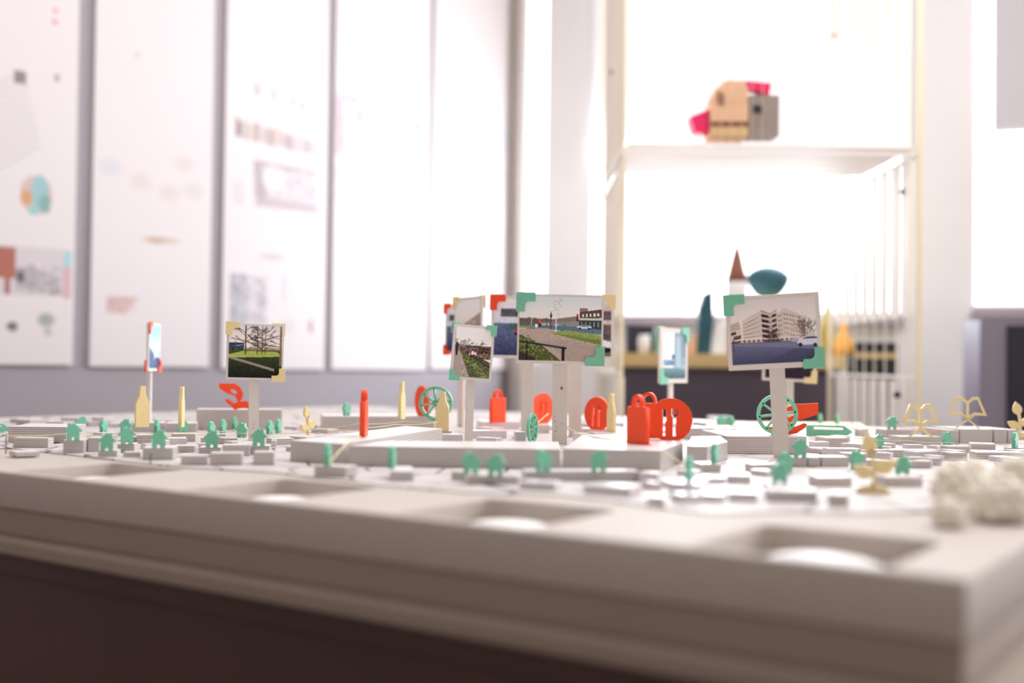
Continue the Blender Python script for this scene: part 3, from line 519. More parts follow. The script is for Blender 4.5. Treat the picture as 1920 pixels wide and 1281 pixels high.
S = [  # key x1 y1 x2 y2 h depth label
 ('L1', 15, 829, 124, 830, 29, .10, 'long tall grey block at the far left with a stepped white roof'),
 ('L2', 24, 839, 90, 840, 18, .020, 'low grey block in front of the long block at the far left'),
 ('L3', 118, 849, 157, 849, 23, .05, 'cube-like grey block under the leftmost large green house'),
 ('L4', 164, 847, 186, 847, 26, .03, 'small tall grey block right of the leftmost large green house'),
 ('L5', 184, 856, 219, 856, 11, .03, 'low grey block carrying the green house nearest the front left'),
 ('L6', 220, 848, 252, 848, 15, .035, 'grey block under the green house with a door notch and sharp right eave'),
 ('L7', 231, 857, 263, 857, 9, .02, 'very low grey block left of the block holding the third front house'),
 ('L8', 267, 862, 324, 862, 22, .05, 'wide grey block with dark seams under a green house, left part of the town'),
 ('L9', 256, 831, 284, 831, 15, .04, 'small grey block just behind the row of front left green houses'),
 ('L10', 321, 828, 366, 828, 14, .04, 'grey block in front of the green house that hides the thin yellow bottle'),
 ('L11', 326, 848, 364, 848, 12, .03, 'low grey block between two front row green houses at left'),
 ('L12', 339, 872, 385, 872, 17, .025, 'grey block at the front edge of the sheet, left of a wider one'),
 ('L13', 393, 872, 453, 872, 22, .03, 'wider grey block at the front edge of the sheet below the park photo'),
 ('L14', 417, 855, 468, 855, 20, .035, 'grey layered block with two dark seams below the park photo post'),
 ('L15', 373, 850, 414, 850, 11, .04, 'low block carrying a green house left of the park photo post'),
 ('L16', 376, 832, 421, 832, 11, .03, 'flat grey block behind the green houses left of the park photo post'),
 ('L17', 423, 832, 445, 832, 10, .02, 'tiny grey block left of the foot of the park photo post'),
 ('L18', 246, 810, 305, 810, 17, .06, 'grey block at the back below the wide yellow bottle'),
 ('L19', 311, 810, 368, 810, 16, .07, 'grey block at the back below the thin yellow bottle'),
 ('L20', 368, 806, 528, 806, 38, .06, 'tallest grey layered block at the back, under the orange hands'),
 ('L21', 475, 872, 513, 872, 24, .03, 'square grey block at the front, left of the large slanted block'),
 ('L22', 471, 852, 505, 852, 16, .04, 'grey block under the green house right of the park photo post'),
 ('L23', 508, 838, 518, 838, 12, .02, 'tiny white block beside the green house right of the park photo post'),
 ('C1', 589, 893, 648, 896, 20, .03, 'small blurred block in front of the slanted block, under an edge-on green house'),
 ('C2', 733, 902, 775, 902, 18, .07, 'small oblong blurred block in the open in front of the longest block'),
 ('C3', 846, 900, 874, 901, 16, .03, 'small blurred block at the left end of the front centre row'),
 ('C4', 876, 907, 972, 908, 15, .035, 'long low blurred block under the two left green houses of the front centre row'),
 ('C5', 985, 901, 1200, 901, 17, .035, 'long low blurred block under the two right green houses of the front centre row'),
 ('C6', 974, 917, 1041, 920, 14, .03, 'pale glossy blurred block in front of the front centre row'),
 ('C7', 1094, 925, 1180, 931, 16, .035, 'pale blurred oblong block right of centre at the front'),
 ('F1', 606, 806, 815, 806, 25, .14, 'very long grey block at the back, under the green wheel and the pale bottle'),
 ('F2', 826, 829, 868, 829, 14, .03, 'pale low block behind the longest block, left of a photo post'),
 ('F3', 893, 829, 930, 831, 9, .02, 'pale low block right of the path photo post'),
 ('F4', 886, 822, 950, 822, 14, .05, 'pale wide block behind the path photo post'),
 ('F5', 967, 831, 986, 831, 21, .02, 'small pale upright block left of the thin turned green wheel'),
 ('F6', 1080, 831, 1107, 831, 18, .025, 'pale block at the foot of the middle photo posts'),
 ('F7', 1116, 828, 1178, 828, 15, .06, 'grey low block left of the nearest orange bag'),
 ('F8', 1294, 824, 1338, 824, 21, .09, 'grey block with a banded front behind the cutlery disc'),
 ('F9', 1340, 818, 1383, 818, 14, .05, 'pale grey block behind the green wheel block'),
 ('F10', 905, 804, 975, 804, 13, .08, 'white topped block at the back under the orange bag behind the path photo'),
 ('F11', 988, 812, 1030, 812, 15, .06, 'block at the back under the turned orange disc between photo posts'),
 ('F12', 1095, 818, 1150, 818, 14, .05, 'block behind under the orange disc cut by the yellow bottle'),
 ('R2', 1551, 841, 1590, 841, 20, .05, 'grey block in front of the green pencil'),
 ('R3', 1552, 856, 1579, 856, 15, .02, 'small pale block right of the leaning sign post'),
 ('R4', 1584, 856, 1615, 856, 14, .03, 'small grey block behind the dark green houses'),
 ('R5', 1487, 875, 1513, 875, 17, .03, 'small grey block under the green house beside the leaning post'),
 ('R6', 1516, 875, 1538, 875, 17, .03, 'narrow grey block, second in the row beside the leaning post'),
 ('R7', 1541, 875, 1592, 875, 18, .03, 'wide grey block, third in the row beside the leaning post'),
 ('R8', 1669, 857, 1716, 857, 13, .03, 'flat grey block between the two yellow books and the front row'),
 ('R9', 1718, 857, 1763, 857, 13, .03, 'flat grey block left of the roof-lit green house at right'),
 ('R10', 1688, 834, 1765, 834, 15, .045, 'grey block under the smaller yellow book'),
 ('R11', 1700, 844, 1732, 844, 10, .015, 'tiny pale block in front of the smaller yellow book'),
 ('R12', 1662, 823, 1711, 823, 17, .045, 'dark seamed block at the back under the small green house at right'),
 ('R13', 1800, 832, 1861, 832, 27, .10, 'tall grey block at the back right carrying the larger yellow book'),
 ('R13a', 1779, 832, 1798, 832, 25, .10, 'narrow tall grey block left of the block carrying the larger yellow book'),
 ('R13b', 1864, 832, 1888, 832, 27, .10, 'tall grey block right of the block carrying the larger yellow book'),
 ('R13c', 1890, 832, 1909, 832, 26, .10, 'tall grey block between the larger yellow book and the right edge plant'),
 ('R14', 1832, 861, 1925, 862, 13, .03, 'long low grey block at the right edge beside the edge-on green house'),
 ('R15', 1706, 873, 1737, 873, 15, .02, 'small grey block right of the blurred yellow plant'),
 ('R16', 1741, 873, 1766, 873, 14, .02, 'small grey block left of the cream fibre clump'),
 ('R17', 1533, 912, 1598, 912, 17, .03, 'blurred dark block left of the near yellow plant'),
 ('R18', 1662, 912, 1730, 912, 17, .03, 'blurred dark block right of the near yellow plant'),
 ('R19', 1552, 948, 1590, 950, 22, .03, 'blurred block nearest the front, left of the near plant foot'),
 ('R21', 1441, 940, 1533, 942, 20, .035, 'blurred wide block nearest the front right recess'),
 ('R23', 1313, 885, 1352, 885, 15, .04, 'small block under an edge-on green house in front of the white-sided block'),
 ('R24', 1256, 925, 1308, 928, 20, .05, 'pale glossy blurred block under the thin green house at the front'),
 ('R26', 1410, 885, 1455, 885, 14, .03, 'low pale block left of the overlapping green houses at the front'),
 ('R27', 1365, 905, 1408, 906, 14, .03, 'pale glossy low block in the bright patch at the front right'),
 ('R28', 1313, 940, 1352, 942, 14, .03, 'pale glossy block at the near end of the bright patch'),
 ('R29', 1214, 945, 1246, 946, 14, .02, 'tiny white glossy block at the left of the bright patch'),
 ('R30', 1365, 938, 1420, 940, 15, .03, 'pale glossy block at the right of the bright patch'),
 ('R31', 1780, 849, 1820, 849, 12, .03, 'low grey block behind the cream fibre clump'),
 ('R32', 1445, 914, 1485, 914, 4, .03, 'thin flat block under the two overlapping green houses'),
 ('R33', 1690-18, 897, 1712, 897, 4, .02, 'thin flat block under the green house right of the near plant'),
 ('R34', 1895, 849, 1925, 849, 9, .02, 'low block under the edge-on green house at the right edge'),
 ('R35', 1880, 824, 1935, 826, 8, .03, 'low block under the yellow plant at the right edge'),
]
pale = {'C6', 'C7', 'F2', 'F3', 'F4', 'F5', 'F6', 'F9', 'F10', 'R3', 'R11', 'R24', 'R27', 'R28', 'R29', 'R30', 'L23'}
for r in S: block(*r, m='block2' if r[0] in pale else 'block')

# ------------------------------------------------------------------ cut-out icons
PLACED = []
def stand(name, me, m, px, py, z, yaw, label, cat, group=None, scale=1, lean=0, loc=None):
    p = loc or P(px, py, z + .0002); o = link(name, me, m, None, (p.x, p.y, T + z + .0003), (0, lean, face_cam(p) + math.radians(yaw)))
    o.scale = (scale,) * 3; PLACED.append((p.x, p.y)); return tag(o, label, cat, group)
def zt(k): return BL[k] if isinstance(k, str) else k
hw = [(-8.5, 0), (-2.2, 0), (-2.2, 5), (2.2, 5), (2.2, 0), (8.5, 0), (8.5, 13), (11.8, 12.4), (12.8, 14.6), (0, 26.5), (-3.4, 23.2), (-3.4, 25.4), (-7.6, 25.4), (-7.6, 19.4), (-12.8, 14.6), (-11.8, 12.4), (-8.5, 13)]
house_me = plate_mesh([[[(x / 1000, y / 1000) for x, y in hw]]], .0065, .0003)
house_mf = plate_mesh([[[(-x / 1000, y / 1000) for x, y in hw][::-1]]], .0065, .0003)
HS = [ # px base_y support yaw flip label
 (137, 826, 'L3', 12, 0, 'green house cutout standing alone on a cube-like block, leftmost of the large ones'),
 (194, 813, 0, 62, 0, 'narrow turned green house behind, second house from the left'),
 (200, 846, 'L5', -5, 1, 'green house cutout standing lowest, nearest the front at left'),
 (238, 833, 'L6', 10, 0, 'green house with a door notch overlapping another house behind it'),
 (235, 811, 0, -12, 1, 'green house half hidden behind the one with the door notch'),
 (266, 808.5, 0, 14, 0, 'green house in front of the wide yellow bottle'),
 (294, 812, 0, 75, 0, 'thin edge-on green house peeking above the third front house'),
 (297, 840.5, 'L8', -6, 1, 'green house on the wide seamed block, third of the front left row'),
 (343, 812, 0, 10, 0, 'green house in front of the thin yellow bottle'),
 (397, 839.5, 'L15', -4, 1, 'green house overlapping a turned one, left of the park photo post'),
 (396, 817, 0, 62, 0, 'turned green house rising behind the front one left of the park photo'),
 (418, 812, 0, 66, 0, 'edge-on green house, left one of two thin ones under the orange hands'),
 (440, 807, 0, 70, 0, 'edge-on green house farthest back under the orange hands'),
 (453, 820, 0, -32, 1, 'green house turned left, directly beside the park photo post'),
 (485, 836.5, 'L22', -6, 1, 'green house directly right of the park photo post'),
 (506, 815, 0, 64, 0, 'edge-on green house, nearer of the two right of the park photo post'),
 (522, 812, 0, 70, 0, 'edge-on green house, farther of the two right of the park photo post'),
 (614, 873, 'C1', 80, 0, 'blurred edge-on green house in front of the slanted block'),
 (735, 877, 'C2', 80, 0, 'blurred edge-on green house in front of the longest block'),
 (883, 889, 'C4', 8, 0, 'blurred green house, first of the front centre four'),
 (929, 892, 'C4', -4, 1, 'blurred green house, second of the front centre four'),
 (1019, 884, 'C5', 30, 0, 'blurred turned green house, third of the front centre four'),
 (1122, 884, 'C5', 0, 1, 'blurred green house, fourth and rightmost of the front centre row'),
 (1292, 901, 'R24', 82, 0, 'thin blurred green house standing in the bright patch'),
 (1340, 868, 'R23', 76, 0, 'edge-on green house in front of the white-sided block'),
 (1462, 909, 'R32', 0, 1, 'blurred green house nearest the camera at right, in front of its neighbour'),
 (1500, 857.5, 'R5', 4, 1, 'sharp green house immediately right of the leaning sign post'),
 (1647, 843, 0, 25, 1, 'green house with a bright roof edge behind the near yellow plant'),
 (1607, 880, 0, 30, 0, 'blurred dark green house left of the near yellow plant'),
 (1692, 893, 'R33', -6, 1, 'blurred green house right of the near yellow plant'),
 (1672, 805.5, 'R12', 6, 1, 'small green house far back left of the smaller yellow book'),
 (1777, 837, 0, 34, 0, 'green house with a long lit right roof, in front of the seamed block'),
 (1903, 840, 'R34', 76, 0, 'edge-on green house at the right edge of the photo'),
 (1538, 796, 0, 80, 0, 'tiny edge-on green house far behind the green pencil'),
 (1473, 884, 0, 24, 0, 'blurred green house rising behind the nearest one, at the leaning post foot'),
 (650, 779, 'F1', 50, 0, 'tiny pale green house far back on the very long block'),
 (1570, 797, 0, 82, 0, 'tiny green sliver of a house far behind the tip of the pencil'),
 (1352, 800, 0, 30, 0, 'faint green house far back right of the cutlery disc, left one of two'),
 (1368, 801, 0, -30, 1, 'faint green house far back right of the cutlery disc, right one of two'),
 (152, 806, 0, 20, 1, 'pale green house far back behind the leftmost large one'),
]
for px, py, sup, yaw, fl, lab in HS:
    stand('house_cutout', house_mf if fl else house_me, M['green'], px, py, zt(sup), yaw, lab, 'house', 'green house cutouts')
# bottle
bw_ = [(-.5, 0), (.5, 0), (.5, 1.62), (.46, 1.78), (.24, 2.25), (.2, 2.75), (.2, 2.9), (-.2, 2.9), (-.2, 2.75), (-.24, 2.25), (-.46, 1.78), (-.5, 1.62)]
bott = plate_mesh([[[(x * .0255, y * .0255) for x, y in bw_]]], .0065, .0003)
for px, py, z, yaw, lab in ((266, 801, 'L18', 25, 'wide yellow bottle cutout behind a green house at left'), (340, 801, 'L19', 78, 'thin edge-on yellow bottle, second from the left'),
    (753, 786, 'F1', 70, 'faint pale yellow bottle far back on the very long block'), (829, 808, .012, -10, 'yellow bottle cutout in front of the green wheel'), (1146, 813, .012, -62, 'turned yellow bottle overlapping the orange disc')):
    z = zt(z)
    if z == .012:
        p = P(px, py, z); f = foot(p + Vector((-.018, -.008, 0)), p + Vector((.018, -.008, 0)), .018)
        for q in list(FOOT):
            if sat(f, q): print('ped clash', px)
        FOOT.append(f); o = link('card_block', prism([(a - p.x, b - p.y) for a, b in f], 0, .012), M['block'], None, (p.x, p.y, T)); tag(o, 'small grey block under the ' + lab.split(' cutout')[0].split(' overlapping')[0] + (' near the green wheel' if px == 829 else ' by the orange disc'), 'block', 'layered card blocks of the town')
    stand('bottle_cutout', bott, M['yellow'], px, py, z, yaw, lab, 'bottle', 'yellow bottle cutouts')
# shopping bag
def arch(R, r, zc, n=14): return [(R * math.cos(math.pi * k / n), zc + R * math.sin(math.pi * k / n) * 1.15) for k in range(n + 1)]
bag_out = [(-.0225, 0), (.0225, 0), (.0225, .0525), (.0125, .0525)] + [(x, z) for x, z in arch(.0125, 0, .056)] + [(-.0125, .0525), (-.0225, .0525)]
bag_hole = [(-.0085, .0535), (.0085, .0535)] + arch(.0085, 0, .056)
bag = plate_mesh([[bag_out, bag_hole]], .008, .0004)
for px, py, z, yaw, sc_, lab in ((682, 818, 'wing', 84, 1, 'edge-on orange bag cutout on the large slanted block'), (933, 793, 'F10', 50, 1, 'orange bag cutout between the path photo and the street photo'),
    (1196, 832.5, 'right', -54, 1, 'nearest orange bag cutout, left of the cutlery disc'), (1216, 820, 'right', -20, 1, 'orange bag mostly hidden behind the cutlery disc, only its handle showing')):
    stand('bag_cutout', bag, M['orange'], px, py, zt(z), yaw, lab, 'bag', 'orange bag cutouts', sc_)
# cutlery disc
R = .033
a_ = math.asin(.9); disc = [(R * math.cos(t), R * .92 + R * math.sin(t)) for t in [-(math.pi / 2 - .42) + (2 * math.pi - .84) * k / 60 for k in range(61)]]
mnz = min(z for _, z in disc); disc = [(x, z - mnz) for x, z in disc]; cz = R * .92 - mnz
def U(pts): return [(x * R, cz + z * R) for x, z in pts]
knife = U([(-.4, -.72), (-.22, -.72), (-.22, -.32), (-.38, -.32)][0:0] or [(-.38, -.74), (-.24, -.74), (-.24, -.12), (-.18, -.02), (-.18, .3), (-.24, .48), (-.34, .52), (-.38, .45)])
fork = U([(.10, -.74), (.25, -.74), (.25, .1), (.34, .2), (.34, .52), (.28, .52), (.28, .24), (.21, .24), (.21, .52), (.15, .52), (.15, .24), (.09, .24), (.09, .52), (.03, .52), (.03, .2), (.10, .1)])
dsc = plate_mesh([[disc, knife, fork]], .006, .0003)
for px, py, z, yaw, lab in ((1257, 825, 'right', 4, 'sharp orange disc with knife and fork slots, standing beside the nearest bag'), (1120, 806, 'F12', -44, 'turned orange cutlery disc partly covered by a yellow bottle'),
    (1017, 794, 'F11', 50, 'narrow looking orange cutlery disc between the photo posts'), (791, 780, 'F1', -66, 'faint orange disc seen through the far green wheel')):
    stand('cutlery_disc', dsc, M['orange'], px, py, zt(z), yaw, lab, 'disc', 'orange cutlery discs')
# wheel
def wheel_me():
    Rw = .033; zc = .0345; g = [[[(x, z) for x, z in circ(0, zc, Rw, 56)], [(x, z) for x, z in circ(0, zc, Rw * .82, 56)]], [circ(0, zc, Rw * .17, 20)]]
    for k in range(8):
        a = k * math.pi / 4 + .15; d = Vector((math.cos(a), math.sin(a))); n = Vector((-d.y, d.x)) * .0019; p0 = d * Rw * .1; p1 = d * Rw * .9
        g.append([[(q.x, q.y + zc) for q in (p0 - n, p1 - n, p1 + n, p0 + n)]])
    g.append([[(-.011, 0), (.011, 0), (.007, .0035), (-.007, .0035)]]); return plate_mesh(g, .006, .0003)
whl = wheel_me()
wsp = empty  # noqa
for px, py, z, yaw, lab in ((1457, 817, 'R1', 6, 'sharp green spoked wheel behind the leaning sign post'), (817, 790, 'F1', -14, 'green spoked wheel far back behind a yellow bottle'), (998, 833, 0, 72, 'thin turned green wheel between the photo posts')):
    stand('wheel_cutout', whl, M['green'], px, py, zt(z), yaw, lab, 'wheel', 'green wheel cutouts', .80 if px == 998 else 1)
# hands
h1 = [(1658, 570), (1700, 572), (1762, 570), (1800, 595), (1822, 640), (1818, 672), (1802, 696), (1838, 690), (1870, 710), (1890, 735), (1885, 762), (1850, 745), (1806, 744), (1765, 755), (1738, 728), (1704, 697), (1702, 680), (1722, 680), (1758, 708), (1786, 700), (1776, 674), (1764, 656), (1720, 645), (1690, 628), (1660, 605)]
h1h = [(1738, 612), (1760, 612), (1782, 630), (1778, 648), (1755, 640), (1738, 628)]
L20 = P(438, 800); k1 = hpx(L20) / 4
def conv(pp, cx, by, k): return [((x - cx) * k, (by - y) * k) for x, y in pp][::-1]
hm1 = plate_mesh([[conv(h1, 1770, 760, k1), conv(h1h, 1770, 760, k1)]], .007, .0004)
stand('hands_cutout', hm1, M['orange'], 441, 770, zt('L20'), 8, 'orange pair of hands cutout on the tallest grey block at left', 'hands', 'orange hands cutouts')
h2 = [(1682, 945), (1684, 1012), (1640, 1028), (1590, 1045), (1535, 1052), (1512, 1080), (1524, 1096), (1560, 1085), (1602, 1066), (1620, 1072), (1612, 1092), (1560, 1128), (1520, 1136), (1440, 1130), (1385, 1112), (1390, 1095), (1440, 1088), (1466, 1070), (1478, 1030), (1490, 1000), (1500, 975), (1540, 955), (1600, 952)]
h2h = [(1500, 1020), (1520, 1000), (1560, 1000), (1540, 1020), (1512, 1034)]
k2 = hpx(P(1480, 815)) / 4
hm2 = plate_mesh([[conv(h2, 1530, 1136, k2), conv(h2h, 1530, 1136, k2)]], .007, .0004)
pr = P(1482, 810, BL['R1']); 
stand('hands_cutout', hm2, M['orange'], 1484, 815, BL['R1'], 4, 'orange hands cutout seen through the sharp green wheel', 'hands', 'orange hands cutouts')
# pencil lying on its long side
pc = [[(-.0445, 0), (-.0445, .0215), (-.043, .0235), (-.039, .024), (.030, .024), (.0465, .0115), (.030, 0)], [(-.029, .0195), (.027, .0195), (.027, .0155), (-.029, .0155)]]
pcm = plate_mesh([[q[::-1] for q in pc]], .007, .0004)
stand('pencil_cutout', pcm, M['green'], 1554, 820, 0.001, 0, 'green pencil cutout lying lengthwise right of the leaning sign post', 'pencil', 'green pencil cutouts')
stand('pencil_cutout', pcm, M['green'], -18, 812, 0.001, 0, 'green pencil tip entering at the left edge of the photo', 'pencil', 'green pencil cutouts', .7)
# book on crossed legs
bo = [(1345, 295), (1400, 148), (1455, 152), (1492, 185), (1527, 150), (1575, 145), (1640, 298), (1545, 296), (1492, 334), (1440, 296)]
bh1 = [(1374, 278), (1414, 172), (1450, 174), (1480, 202), (1480, 300), (1440, 274)]
bh2 = [(1504, 300), (1504, 202), (1532, 174), (1566, 168), (1610, 278), (1545, 274)]
lg1 = [(1530, 297), (1546, 303), (1414, 402), (1396, 402)]; lg2 = [(1440, 297), (1456, 295), (1592, 402), (1572, 402)]
kb = .069 / 295
bk = plate_mesh([[conv(bo, 1492, 402, kb), conv(bh1, 1492, 402, kb), conv(bh2, 1492, 402, kb)], [conv(lg1, 1492, 402, kb)], [conv(lg2, 1492, 402, kb)]], .006, .0003)
stand('book_cutout', bk, M['yellow'], 1814, 803, zt('R13'), 0, 'larger open yellow book cutout on crossed legs, right one of two', 'book', 'yellow book cutouts')
stand('book_cutout', bk, M['yellow'], 1726, 818, zt('R10'), 26, 'open yellow book cutout turned sideways, left one of two', 'book', 'yellow book cutouts')
# plant
def leaf(x0, y0, x1, y1, w_):
    a = Vector((x0, y0)); b = Vector((x1, y1)); d = b - a; n = Vector((-d.y, d.x)).normalized(); o = []
    for k in range(11): t = k / 10; o.append(a + d * t + n * w_ * math.sin(math.pi * t ** .8))
    for k in range(9, 0, -1): t = k / 10; o.append(a + d * t - n * w_ * math.sin(math.pi * t ** .8))
    return [tuple(v) for v in o]
def stem(p, wd):
    l = [Vector(q) for q in p]; o = []; r = []
    for i, q in enumerate(l):
        d = (l[min(i + 1, len(l) - 1)] - l[max(i - 1, 0)]).normalized(); n = Vector((-d.y, d.x)) * wd; o.append(tuple(q + n)); r.append(tuple(q - n))
    return o + r[::-1]
pg = [[stem([(0, .005), (.001, .02), (.0, .034), (-.002, .048)], .0024)], [leaf(.001, .024, .026, .036, .0085)], [leaf(-.001, .018, -.022, .029, .0080)], [leaf(-.002, .042, -.008, .068, .0085)],
      [[(.019 * math.cos(math.pi * k / 14), .0085 * math.sin(math.pi * k / 14)) for k in range(15)]]]
plm = plate_mesh(pg, .006, .0003)
stand('plant_cutout', plm, M['yellow'], 1637, 924, 0, 0, 'blurred yellow plant cutout nearest the camera, beside the green houses', 'plant', 'yellow plant cutouts')
stand('plant_cutout', plm, M['yellow'], 577, 822, 0.0, 48, 'yellow plant cutout with round leaves behind the slanted block', 'plant', 'yellow plant cutouts', .86)
stand('plant_cutout', plm, M['yellow'], 1912, 820, zt('R35'), 10, 'yellow plant cutout at the right edge of the photo', 'plant', 'yellow plant cutouts', 1.02)

# ------------------------------------------------------------------ photo signs
def clipm(sz): 
    n = 6; r = sz * .22; w_ = sz * .46; o = [(0, 0), (sz, 0), (sz, -w_), (w_ + r, -w_)]
    for k in range(1, n): a = math.pi / 2 * k / n; o.append((w_ + r - r * math.sin(a), -w_ - r + r * math.cos(a)))
    return o + [(w_, -w_ - r), (w_, -sz), (0, -sz)]
def sign(px, py, Y, w_, h_, yaw, rollz, image, clips, post_w, label, base=None, margin=.012, postx=0, psz=.03, bmargin=None, flecks=(), pd=.006):
    Yn = P(base[0], base[1]).y; k_ = Yn / Y; w_ *= k_; h_ *= k_; post_w *= k_; psz *= k_; Y = Yn
    c = D(px, py, Y); ry = face_cam(c) + math.radians(yaw)
    zbase = base[2] if base and len(base) > 2 else 0
    root = empty('photo_sign', (c.x, c.y, T + zbase), label, 'sign', 'photo signs on white posts', rz=ry)
    bz = c.z - (T + zbase); rr = math.radians(rollz)
    bd = link('mount_board', box_mesh(-w_ / 2, w_ / 2, 0, .005, -h_ / 2, h_ / 2, .0006), M['foam'], root, (0, 0, bz), (0, rr, 0))
    bmn = margin if bmargin is None else bmargin
    ig = image(); ig.a = np.clip(ig.a, 0, 1) ** .9 * 1.19 - .03; pm = link('photo_print', ig.mesh(w_ - 2 * margin, h_ - margin - bmn), M['print'], root, (0, -.0006, bz), (0, rr, 0))
    pm.location = (math.sin(rr) * (bmn - margin) / 2, -.0006, bz + (bmn - margin) / 2)
    for cr, col in clips:
        sx = -1 if 'l' in cr else 1; sz = 1 if 't' in cr else -1; back = 'b_' in cr
        pts = [(sx * w_ / 2 + sx * .003 - sx * x, sz * h_ / 2 + sz * .0025 + sz * y) for x, y in clipm(psz)]
        if sx * sz > 0: pts = pts[::-1]
        nm = {'green': 'green', 'orange': 'orange', 'yellow': 'yellow'}[col]
        co = link('corner_clip', plate_mesh([[pts]], .0024, .0003), M[nm], root, (0, -.0022 if not back else .0066, bz), (0, rr, 0)); co['label'] = col + ' corner clip'
    # post
    if base: bx = P(base[0], base[1], zbase)
    else: bx = Vector((c.x, c.y, T))
    inv = Matrix.Rotation(-ry, 3, 'Z'); lb = inv @ (bx - Vector((c.x, c.y, T + zbase))) ; 
    bm = bmesh.new(); y0 = .0055; topx = postx; botx = lb.x if abs(yaw) < 25 else 0; zt_ = bz - h_ * .2
    vs = []
    for (xx, zz) in ((botx, .0003), (topx, zt_)):
        for sx, sy in ((-1, 0), (1, 0), (1, 1), (-1, 1)): vs.append(bm.verts.new((xx + sx * post_w / 2, y0 + sy * pd, zz)))
    for f in ((0, 3, 2, 1), (4, 5, 6, 7), (0, 1, 5, 4), (1, 2, 6, 5), (2, 3, 7, 6), (3, 0, 4, 7)): bm.faces.new([vs[i] for i in f])
    po = link('post', bm_mesh(bm), M['post'], root)
    for fx, fz, r in flecks:
        zz = fz; t = zz / zt_; fo = [((botx + (topx - botx) * t) + fx + r * math.cos(a) * random.uniform(.5, 1), zz + 1.6 * r * math.sin(a) * random.uniform(.6, 1)) for a in [k * .785 for k in range(8)]]
        link('paint_chip', plate_mesh([[fo]], .0003, .00005), M['fleck'], po, (0, y0 - .0002, 0))
    PLACED.append((c.x, c.y))
    k_ = root.matrix_basis; 
    return root
random.seed(3)
sign(1050.5, 617.5, 2.02, .1515, .1225, 0, .6, img_street, (('tl', 'green'), ('br', 'green')), .0265, 'large street photo with green corners in the centre, on a chipped white post', (1049, 833), .0035, 0, .034, .0085 if 0 else .0055, ((.003, .098, .0030), (-.008, .040, .0012), (-.006, .030, .0010), (-.009, .047, .0009), (-.007, .022, .0012), (.004, .036, .0008)))
sign(1450.5, 621.5, 1.86, .1495, .121, 4, -3.6, img_offices, (('tl', 'green'), ('br', 'green')), .0245, 'large photo of a white office block with green corners on a leaning post', (1466, 859), .0065, .004, .034, .0085)
sign(479, 660, 2.05, .1005, .1005, 8, .8, img_park, (('tl', 'yellow'), ('br', 'yellow'), ('trb_', 'yellow')), .0178, 'square park photo with cream corners, left part of the town', (477, 829), .0035, -.001, .024, .004, ((-.001, .030, .0008), (-.001, .024, .0009), (.001, .034, .0007)))
sign(886.5, 661.5, 1.99, .0745, .0955, 18, 3.8, img_path, (('tr', 'green'), ('bl', 'green'), ('tlb_', 'green')), .013, 'small portrait photo of a path beside a hedge, tilted, with green corners', (881, 831), .0045, 0, .019, .005)
sign(990, 614, 2.32, .150, .1265, -2, .5, img_road, (('tl', 'orange'),), .025, 'photo with an orange corner half hidden behind the central street photo', (988, 816.5), .006, 0, .032)
sign(1079, 614, 2.26, .152, .1255, 2, 0, img_shop, (('tr', 'yellow'),), .025, 'photo with a cream corner behind the right side of the central street photo', (1078, 818.5), .006, 0, .028)
sign(1264, 667, 2.25, .108, .108, 60, 0, img_lane, (('tlb_', 'green'), ('tr', 'green'), ('bl', 'green')), .013, 'turned narrow looking photo with green corners above the cutlery disc', (1263, 806), .010, 0, .030)
sign(290, 651, 2.50, .100, .104, 76, 0, img_sky, (('tl', 'orange'), ('br', 'orange'), ('blb_', 'orange')), .012, 'edge-on blue photo with red corners on a thin post at left', (289, 800), .006, 0, .026, pd=.007)
sign(877, 612, 2.30, .105, .118, -58, 0, img_terrace, (('tl', 'yellow'), ('trb_', 'yellow')), .014, 'turned photo with a cream corner behind the small path photo', (866, 806), .006, 0, .026)
sign(861, 617, 2.56, .100, .112, -50, 0, img_road, (('tl', 'orange'), ('bl', 'orange')), .018, 'rearmost turned photo with orange corners peeking out at left of the path photo', (850, 800), .006, 0, .024)
sign(1481, 664, 2.30, .105, .110, 4, 2, img_dark, (('br', 'yellow'),), .017, 'dark photo with a cream corner hidden behind the office block photo', (1480, 808), .006, 0, .026)

# ------------------------------------------------------------------ threads and pins
def thread(pts, label, m='thread', r=.0006, sag=.002):
    o = []; 
    for i in range(len(pts) - 1):
        a = P(*pts[i]); b = P(*pts[i + 1])
        for k in range(8): t = k / 8; q = a.lerp(b, t); q.z -= sag * math.sin(math.pi * t); o.append(q)
    o.append(P(*pts[-1])); c = o[0].copy()
    tag(link('thread', tube([p - c for p in o], r, 6), M[m], None, c), label, 'thread', 'threads strung over the town')
def pin(px, py, z0, h, label, m='wire', r=.0009):
    p = P(px, py, z0); t = link('pin', tube([(0, 0, 0), (0, 0, h * .5), (0, 0, h)], r, 8), M[m], None, (p.x, p.y, p.z + .0004)); tag(t, label, 'pin', 'pins holding the threads')
thread([(12, 857, 0.0), ] [:0] + [(11, 817, .030), (125, 813, .028), (235, 815, .022), (300, 812, .022), (370, 811, .02), (440, 806, .02)], 'cream thread running across the green houses at left')
thread([(560, 808, .016), (670, 795, .03), (760, 790, .03), (826, 789, .03)], 'upper cream thread crossing behind the edge-on orange bag')
thread([(440, 812, .018), (560, 812, .018), (676, 802, .034), (740, 796, .034), (820, 792, .034)], 'lower cream thread crossing behind the edge-on orange bag')
thread([(618, 868, .022), (650, 833, .0305), (681, 816, .0295)], 'cream thread sloping from the small front block up to the edge-on bag', r=.0009, sag=-.001)
thread([(1061, 800, .024), (1088, 815, .026), (1135, 823, .030), (1216, 831, .0292), (1290, 876, .017)], 'cream thread draped over the block under the nearest bag', r=.0008, sag=0.0)
